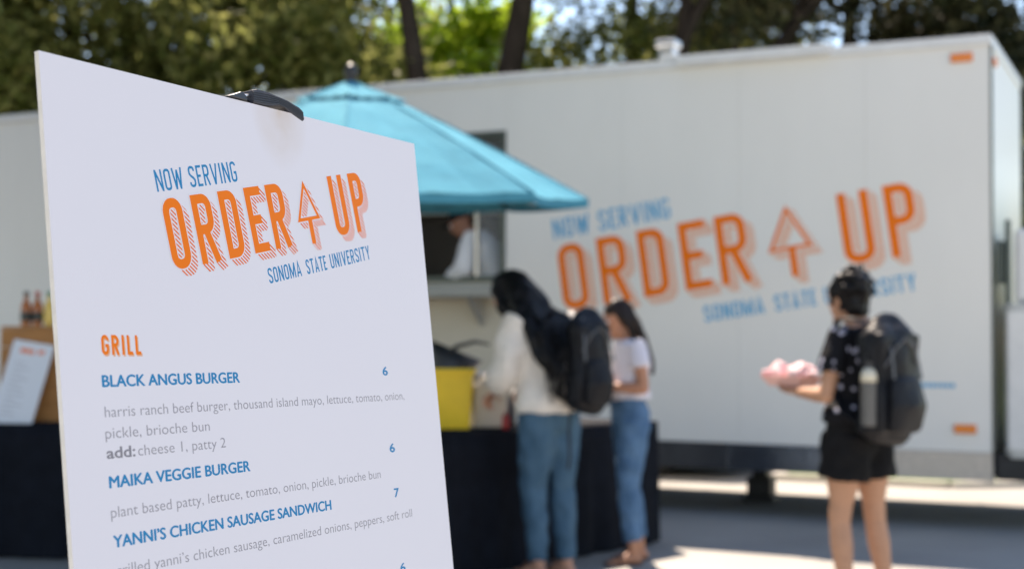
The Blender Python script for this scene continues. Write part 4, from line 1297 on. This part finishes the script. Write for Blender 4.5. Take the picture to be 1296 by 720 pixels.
# --- worker inside the trailer
wpos = T(-2.36, -.34, 0)
PD_f = (-.90, .20)
PD, jD, hpD, HMD = person('worker in white coat and dark cap bending over the counter inside the serving window', (wpos.x, wpos.y, .80), PD_f, 1.72,
    J(pelvis=(0, 0, .93), waist=(0, .03, 1.07), chest=(0, .13, 1.24), neck=(0, .23, 1.385), head=(0, .33, 1.475), sh_l=(-.165, .19, 1.33), sh_r=(.165, .19, 1.33),
      el_l=(-.24, .24, 1.06), wr_l=(-.16, .42, .92), hd_l=(.3, 1, -.2), el_r=(.22, .28, 1.06), wr_r=(.12, .46, .94), hd_r=(-.3, 1, -.2)),
    dict(skin=M['skinD'], top=M['coat'], bottom=M['blackcl']),
    dict(face=(0, 1, -.7), ease=.032, hem=-.10, topname='coat', botname='trousers', curl_l=.7, curl_r=.7), group='people at the food trailer')
MB().ball(hpD(0, -.015, .045), (.082, .098, .082), M4=HMD).build('cap', M['blackcl'], PD, smooth=True)
MB().box((-.05, .06, .04), (.05, .15, .048), Matrix.Translation(hpD(0, 0, 0)) @ HMD).build('cap_peak', M['blackcl'], PD)
# trailer floor under the worker, work items
fb_ = thing('food_basket', 'red food basket on the counter inside the serving window', 'basket', mtx=TM @ Matrix.Translation((-2.72, -.30, 1.563)))
MB().lathe([(0, 0), (.09, 0), (.13, .24), (.135, .25), (.12, .25), (.08, .01), (0, .01)], 16).build('basket_shell', M['red'], fb_, smooth=True)
MB().ball((0, 0, .24), (.10, .10, .045)).build('food', M['pinkpaper'], fb_, smooth=True)

# ------------------------------------------------------------------ parked car beyond the trailer
car = thing('parked_car', 'dark car parked on the far side of the food trailer, seen beneath it', 'car', mtx=TM @ Matrix.Translation((-3.25, -3.50, 0)))
prof = [(-2.15, .16), (-2.2, .55), (-2.12, .82), (-1.55, .92), (-1.0, 1.38), (.45, 1.42), (1.15, .98), (2.0, .86), (2.22, .66), (2.22, .17)]
XZ = Matrix(((1, 0, 0, 0), (0, 0, 1, 0), (0, 1, 0, 0), (0, 0, 0, 1)))
MB().prism(prof, -.85, .85, XZ).build('body', M['carpaint'], car, bevel=.06)
MB().prism([(-.98, .95), (-.85, 1.30), (.38, 1.33), (.95, .98)], .856, .862, XZ).build('side_window', M['carglass'], car)
MB().prism([(-.98, .95), (-.85, 1.30), (.38, 1.33), (.95, .98)], -.862, -.856, XZ).build('side_window', M['carglass'], car)
for xx in (-1.35, 1.40):
    for yy in (-.76, .76):
        M4 = Matrix.Translation((xx, yy, .31)) @ Matrix.Rotation(R(90), 4, 'X')
        wh = MB().lathe([(.19, -.11), (.29, -.11), (.31, -.08), (.31, .08), (.29, .11), (.19, .11)], 26, M4).build('wheel', M['rubber'], car)
        MB().lathe([(.03, -.115), (.19, -.105), (.19, .105), (.03, .115)], 12, M4).build('rim', M['chrome'], wh)
        for q in range(5):
            a = q * 1.2566
            MB().tube([(xx + .03 * math.cos(a), yy + (.125 if yy > 0 else -.125), .31 + .03 * math.sin(a)), (xx + .17 * math.cos(a), yy + (.125 if yy > 0 else -.125), .31 + .17 * math.sin(a))], [.018, .015], 6).build('spoke', M['chrome'], wh)
MB().tube([(2.22, -.7, .17), (2.28, -.3, .17), (2.28, .3, .17), (2.22, .7, .17)], [.04] * 4, 8).build('bumper', M['chrome'], car, smooth=True)
MB().tube([(-2.15, .865, .15), (-.9, .875, .14), (.9, .875, .14), (2.1, .865, .15)], [.022] * 4, 8).build('sill_trim', M['chrome'], car, smooth=True)
for yy in (-.62, .62): MB().ball((2.16, yy, .68), (.09, .13, .07)).build('headlight', M['chrome'], car, smooth=True)

# ------------------------------------------------------------------ trees
def leaf_crown(name, parent, m, centers, per, spread, size, seed, droop=0.0):
    rng = np.random.default_rng(seed)
    C = np.repeat(np.array(centers), per, axis=0)
    n = len(C)
    d = rng.normal(size=(n, 3)) * spread
    d[:, 2] *= .65
    C = C + d
    C[:, 2] -= droop * np.abs(rng.normal(size=n)) * .3
    t1 = rng.normal(size=(n, 3)); t1 /= np.linalg.norm(t1, axis=1)[:, None]
    t2 = rng.normal(size=(n, 3)); t2 -= t1 * (t1 * t2).sum(1)[:, None]; t2 /= np.linalg.norm(t2, axis=1)[:, None]
    sz = size * rng.uniform(.6, 1.4, n)[:, None]
    a = C - t1 * sz; b_ = C + t2 * sz * .42; c = C + t1 * sz; d_ = C - t2 * sz * .42
    V = np.stack([a, b_, c, d_], 1).reshape(-1, 3)
    me = bpy.data.meshes.new(name)
    me.vertices.add(n * 4); me.vertices.foreach_set('co', V.ravel())
    me.loops.add(n * 4); me.loops.foreach_set('vertex_index', np.arange(n * 4))
    me.polygons.add(n); me.polygons.foreach_set('loop_start', np.arange(n) * 4); me.polygons.foreach_set('loop_total', np.full(n, 4))
    me.update(calc_edges=True); me.materials.append(m)
    o = bpy.data.objects.new(name, me); COL.objects.link(o); o.parent = parent
    return o

def tree(label, x, y, h, lean, rcrown, z_lo, m, seed, trunk_r=.2, nclump=60, per=150, spread=.38, size=.085, droop=0, group='trees behind the food trailer', nm='tree', nl=11, fmin=.28, bare=0, extra=()):
    rnd = random.Random(seed)
    t = thing(nm, label, 'tree', (x, y, 0.04), group=group)
    tr = MB()
    pts, rad = [], []
    for i in range(8):
        f = i / 7
        pts.append(Vector((lean[0] * f + .10 * math.sin(f * 5 + seed), lean[1] * f + .10 * math.cos(f * 4 + seed), h * .88 * f)))
        rad.append(trunk_r * (1 - .75 * f) + (trunk_r * .45 * max(0, 1 - f * 9)))
    tr.tube(pts, rad, 12)
    centers = []
    limbs = MB()
    for k in range(nl):
        f = rnd.uniform(fmin, .92)
        i = f * 7; i0 = int(i); p = pts[i0].lerp(pts[min(7, i0 + 1)], i - i0)
        a = k * 2.4 + rnd.uniform(-.4, .4)
        L = rcrown * rnd.uniform(.65, 1.05) * (1.1 - .55 * f)
        up = rnd.uniform(.15, .7)
        q = p + Vector((math.cos(a) * L * .5, math.sin(a) * L * .5, up * L * .6))
        e = p + Vector((math.cos(a) * L, math.sin(a) * L, up * L * .9 + rnd.uniform(-.2, .3)))
        r0 = trunk_r * .38 * (1.15 - f)+.015
        limbs.tube([p, q, e], [r0, r0 * .65, r0 * .25], 7)
        for s_ in range(3):
            g_ = rnd.uniform(.4, .95)
            w0 = p.lerp(e, g_)
            w1 = w0 + Vector((rnd.uniform(-1, 1), rnd.uniform(-1, 1), rnd.uniform(-.3, .8))) * rcrown * .32
            limbs.tube([w0, w0.lerp(w1, .5) + Vector((0, 0, .06)), w1], [r0 * .35, r0 * .25, r0 * .1], 5)
            centers.append(tuple(w1)); centers.append(tuple(w0.lerp(w1, .6)))
        centers.append(tuple(e))
    for (e0, e1, er) in extra:
        e0, e1 = Vector(e0), Vector(e1)
        limbs.tube([e0, e0.lerp(e1, .5) + Vector((-.08, 0, .10)), e1], [er, er * .8, er * .5], 9)
    cz = (z_lo + h) / 2
    while len(centers) < nclump:
        v = Vector((rnd.gauss(0, 1), rnd.gauss(0, 1), rnd.gauss(0, 1))).normalized() * rnd.uniform(.55, 1) 
        f = (cz + v.z * (h - z_lo) / 2) / h
        centers.append((lean[0] * f + v.x * rcrown, lean[1] * f + v.y * rcrown, cz + v.z * (h - z_lo) / 2))
    if bare:
        keep = []
        for c in centers:
            f = min(1, c[2] / (h * .88)); tx = lean[0] * f
            if c[2] < bare and abs(c[0] - tx) < .95 and c[1] < .6: continue
            keep.append(c)
        centers = keep
    tr.build('trunk', M['bark'], t, smooth=True)
    limbs.build('limbs', M['bark'], t, smooth=True)
    leaf_crown('crown', t, m, centers, per, spread, size, seed, droop)
    return t

def px(p, Y): return (p - 648) / 1800 * Y
TREES = [
    # label, px at base, distance, height, lean, crown radius, crown base, leaf, seed, trunk radius, clumps, per, lowest limb, bare to
    ('olive leafed tree at the far left, above the trailer roof', -90, 24, 11.5, (.4, .3), 3.6, 3.0, 'leafA', 1, .30, 125, 190, .3, 0),
    ('dull olive tree rising behind the left top corner of the menu board', 100, 26, 12.0, (-.3, .2), 3.6, 3.2, 'leafA', 2, .26, 125, 190, .3, 0),
    ('olive tree with drooping limbs above the easel clip', 285, 25, 11.5, (.5, .2), 3.3, 3.2, 'leafA', 3, .26, 110, 190, .3, 0),
    ('tree with a dark trunk leaning left, right of the umbrella finial', 610, 22, 12, (-2.1, .3), 2.3, 8.4, 'leafA', 4, .26, 40, 150, .74, 12),
    ('dense olive tree close behind the umbrella finial', 400, 27, 11.5, (.1, .2), 2.4, 3.6, 'leafA', 14, .26, 75, 180, .3, 0),
    ('tree with a thick dark trunk above the middle of the trailer', 560, 23, 12.5, (1.9, .3), 2.4, 8.6, 'leafA', 5, .36, 46, 150, .76, 12),
    ('bright green sunlit tree far behind the two dark trunks', 572, 31, 11.5, (0, 0), 2.0, 3.4, 'leafB', 6, .2, 62, 170, .3, 0),
    ('green tree behind the roof vent', 800, 29, 12, (.1, .2), 3.0, 4.0, 'leafA', 7, .32, 84, 180, .3, 0),
    ('dark tree with a slanting trunk right of the roof vent', 812, 23, 12, (1.3, .2), 2.6, 7.9, 'leafC', 8, .24, 56, 170, .62, 9.0),
    ('tree with a limb slanting to the upper right above the trailer', 850, 24, 12, (3.4, .3), 2.9, 7.6, 'leafC', 9, .22, 60, 170, .60, 9.0),
    ('olive tree behind the slanting limbs', 925, 31, 12.5, (0, .3), 2.8, 4.4, 'leafA', 15, .26, 66, 180, .3, 0),
    ('dark conifer left of the trailer\u2019s right corner', 1060, 28, 12.5, (.3, 0), 2.7, 4.0, 'leafC', 10, .30, 36, 160, .3, 0),
    ('dark conifer directly above the trailer\u2019s right corner', 1195, 27, 12.5, (.1, 0), 2.5, 4.0, 'leafC', 11, .30, 38, 160, .3, 0),
    ('dark conifer at the far right of the row', 1360, 24, 11.5, (-.1, 0), 3.0, 1.8, 'leafC', 12, .30, 80, 180, .3, 0),
    ('green shrubby tree further back at the right', 1300, 35, 8.5, (0, 0), 3.6, .8, 'leafA', 13, .20, 100, 180, .3, 0),
]
EX = {8: [((.05, 0, 4.4), (1.7, -.1, 8.2), .13)], 9: [((.6, 0, 4.6), (3.6, -.2, 8.3), .14), ((1.2, 0, 5.4), (.9, .1, 8.4), .07)], 3: [((.1, 0, 4.9), (-2.6, -.6, 6.6), .09), ((.1, 0, 5.6), (2.4, -.6, 6.1), .08)], 2: [((0, 0, 5.0), (1.9, -.8, 7.6), .09)]}
for (lb, p, Y, h, ln_, rc, zl, lm, sd, trr, nc, pr, fm, bare) in TREES:
    tree(lb, px(p, Y), Y, h, ln_, rc, zl, M[lm], sd, trr, nc, pr, spread=.45, size=.115 if lm != 'leafB' else .15, extra=EX.get(sd, ()), nm='conifer_tree' if 'conifer' in lb else 'tree', fmin=fm, bare=bare)
tree('unseen tree added left of the food trailer tables to block sky light', -6.35, 9.3, 9.5, (0, 0), 2.5, 2.4, M['leafA'], 21, .26, 170, 230, spread=.42, size=.10, group='unseen trees added for shade')  # out of view, added to keep sky light off the trailer's left wall
# far wood closing the view beyond the trees
rg = np.random.default_rng(99)
cc = []
for k in range(520):
    xx = rg.uniform(-34, 34)
    cc.append((xx, 46 + rg.uniform(-2.5, 4), .3 + 5.6 * rg.uniform(0, 1) ** .8 + .5 * math.sin(xx * .5)))
fw = leaf_crown('far_wood', None, M['leafA'], cc, 90, .75, .22, 98)
fw['kind'] = 'stuff'; fw['label'] = 'low line of trees far behind the trailer'; fw['category'] = 'wood'
tree('tall tree added for shade behind the left end of the food trailer, crown out of view', -8.8, 17.3, 17.5, (0, 0), 4.8, 7.2, M['leafA'], 23, .42, 230, 230, spread=.6, size=.17, group='unseen trees added for shade', fmin=.5)  # added so its unseen crown shades the ground and the trailer's left end
tree('unseen tree added for shade, left of the camera', -6.4, 3.2, 9.0, (0, 0), 2.9, 2.6, M['leafA'], 22, .24, 110, 180, spread=.42, size=.11, group='unseen trees added for shade')  # out of view, added to darken the left side and raise contrast
bpy.context.view_layer.update()
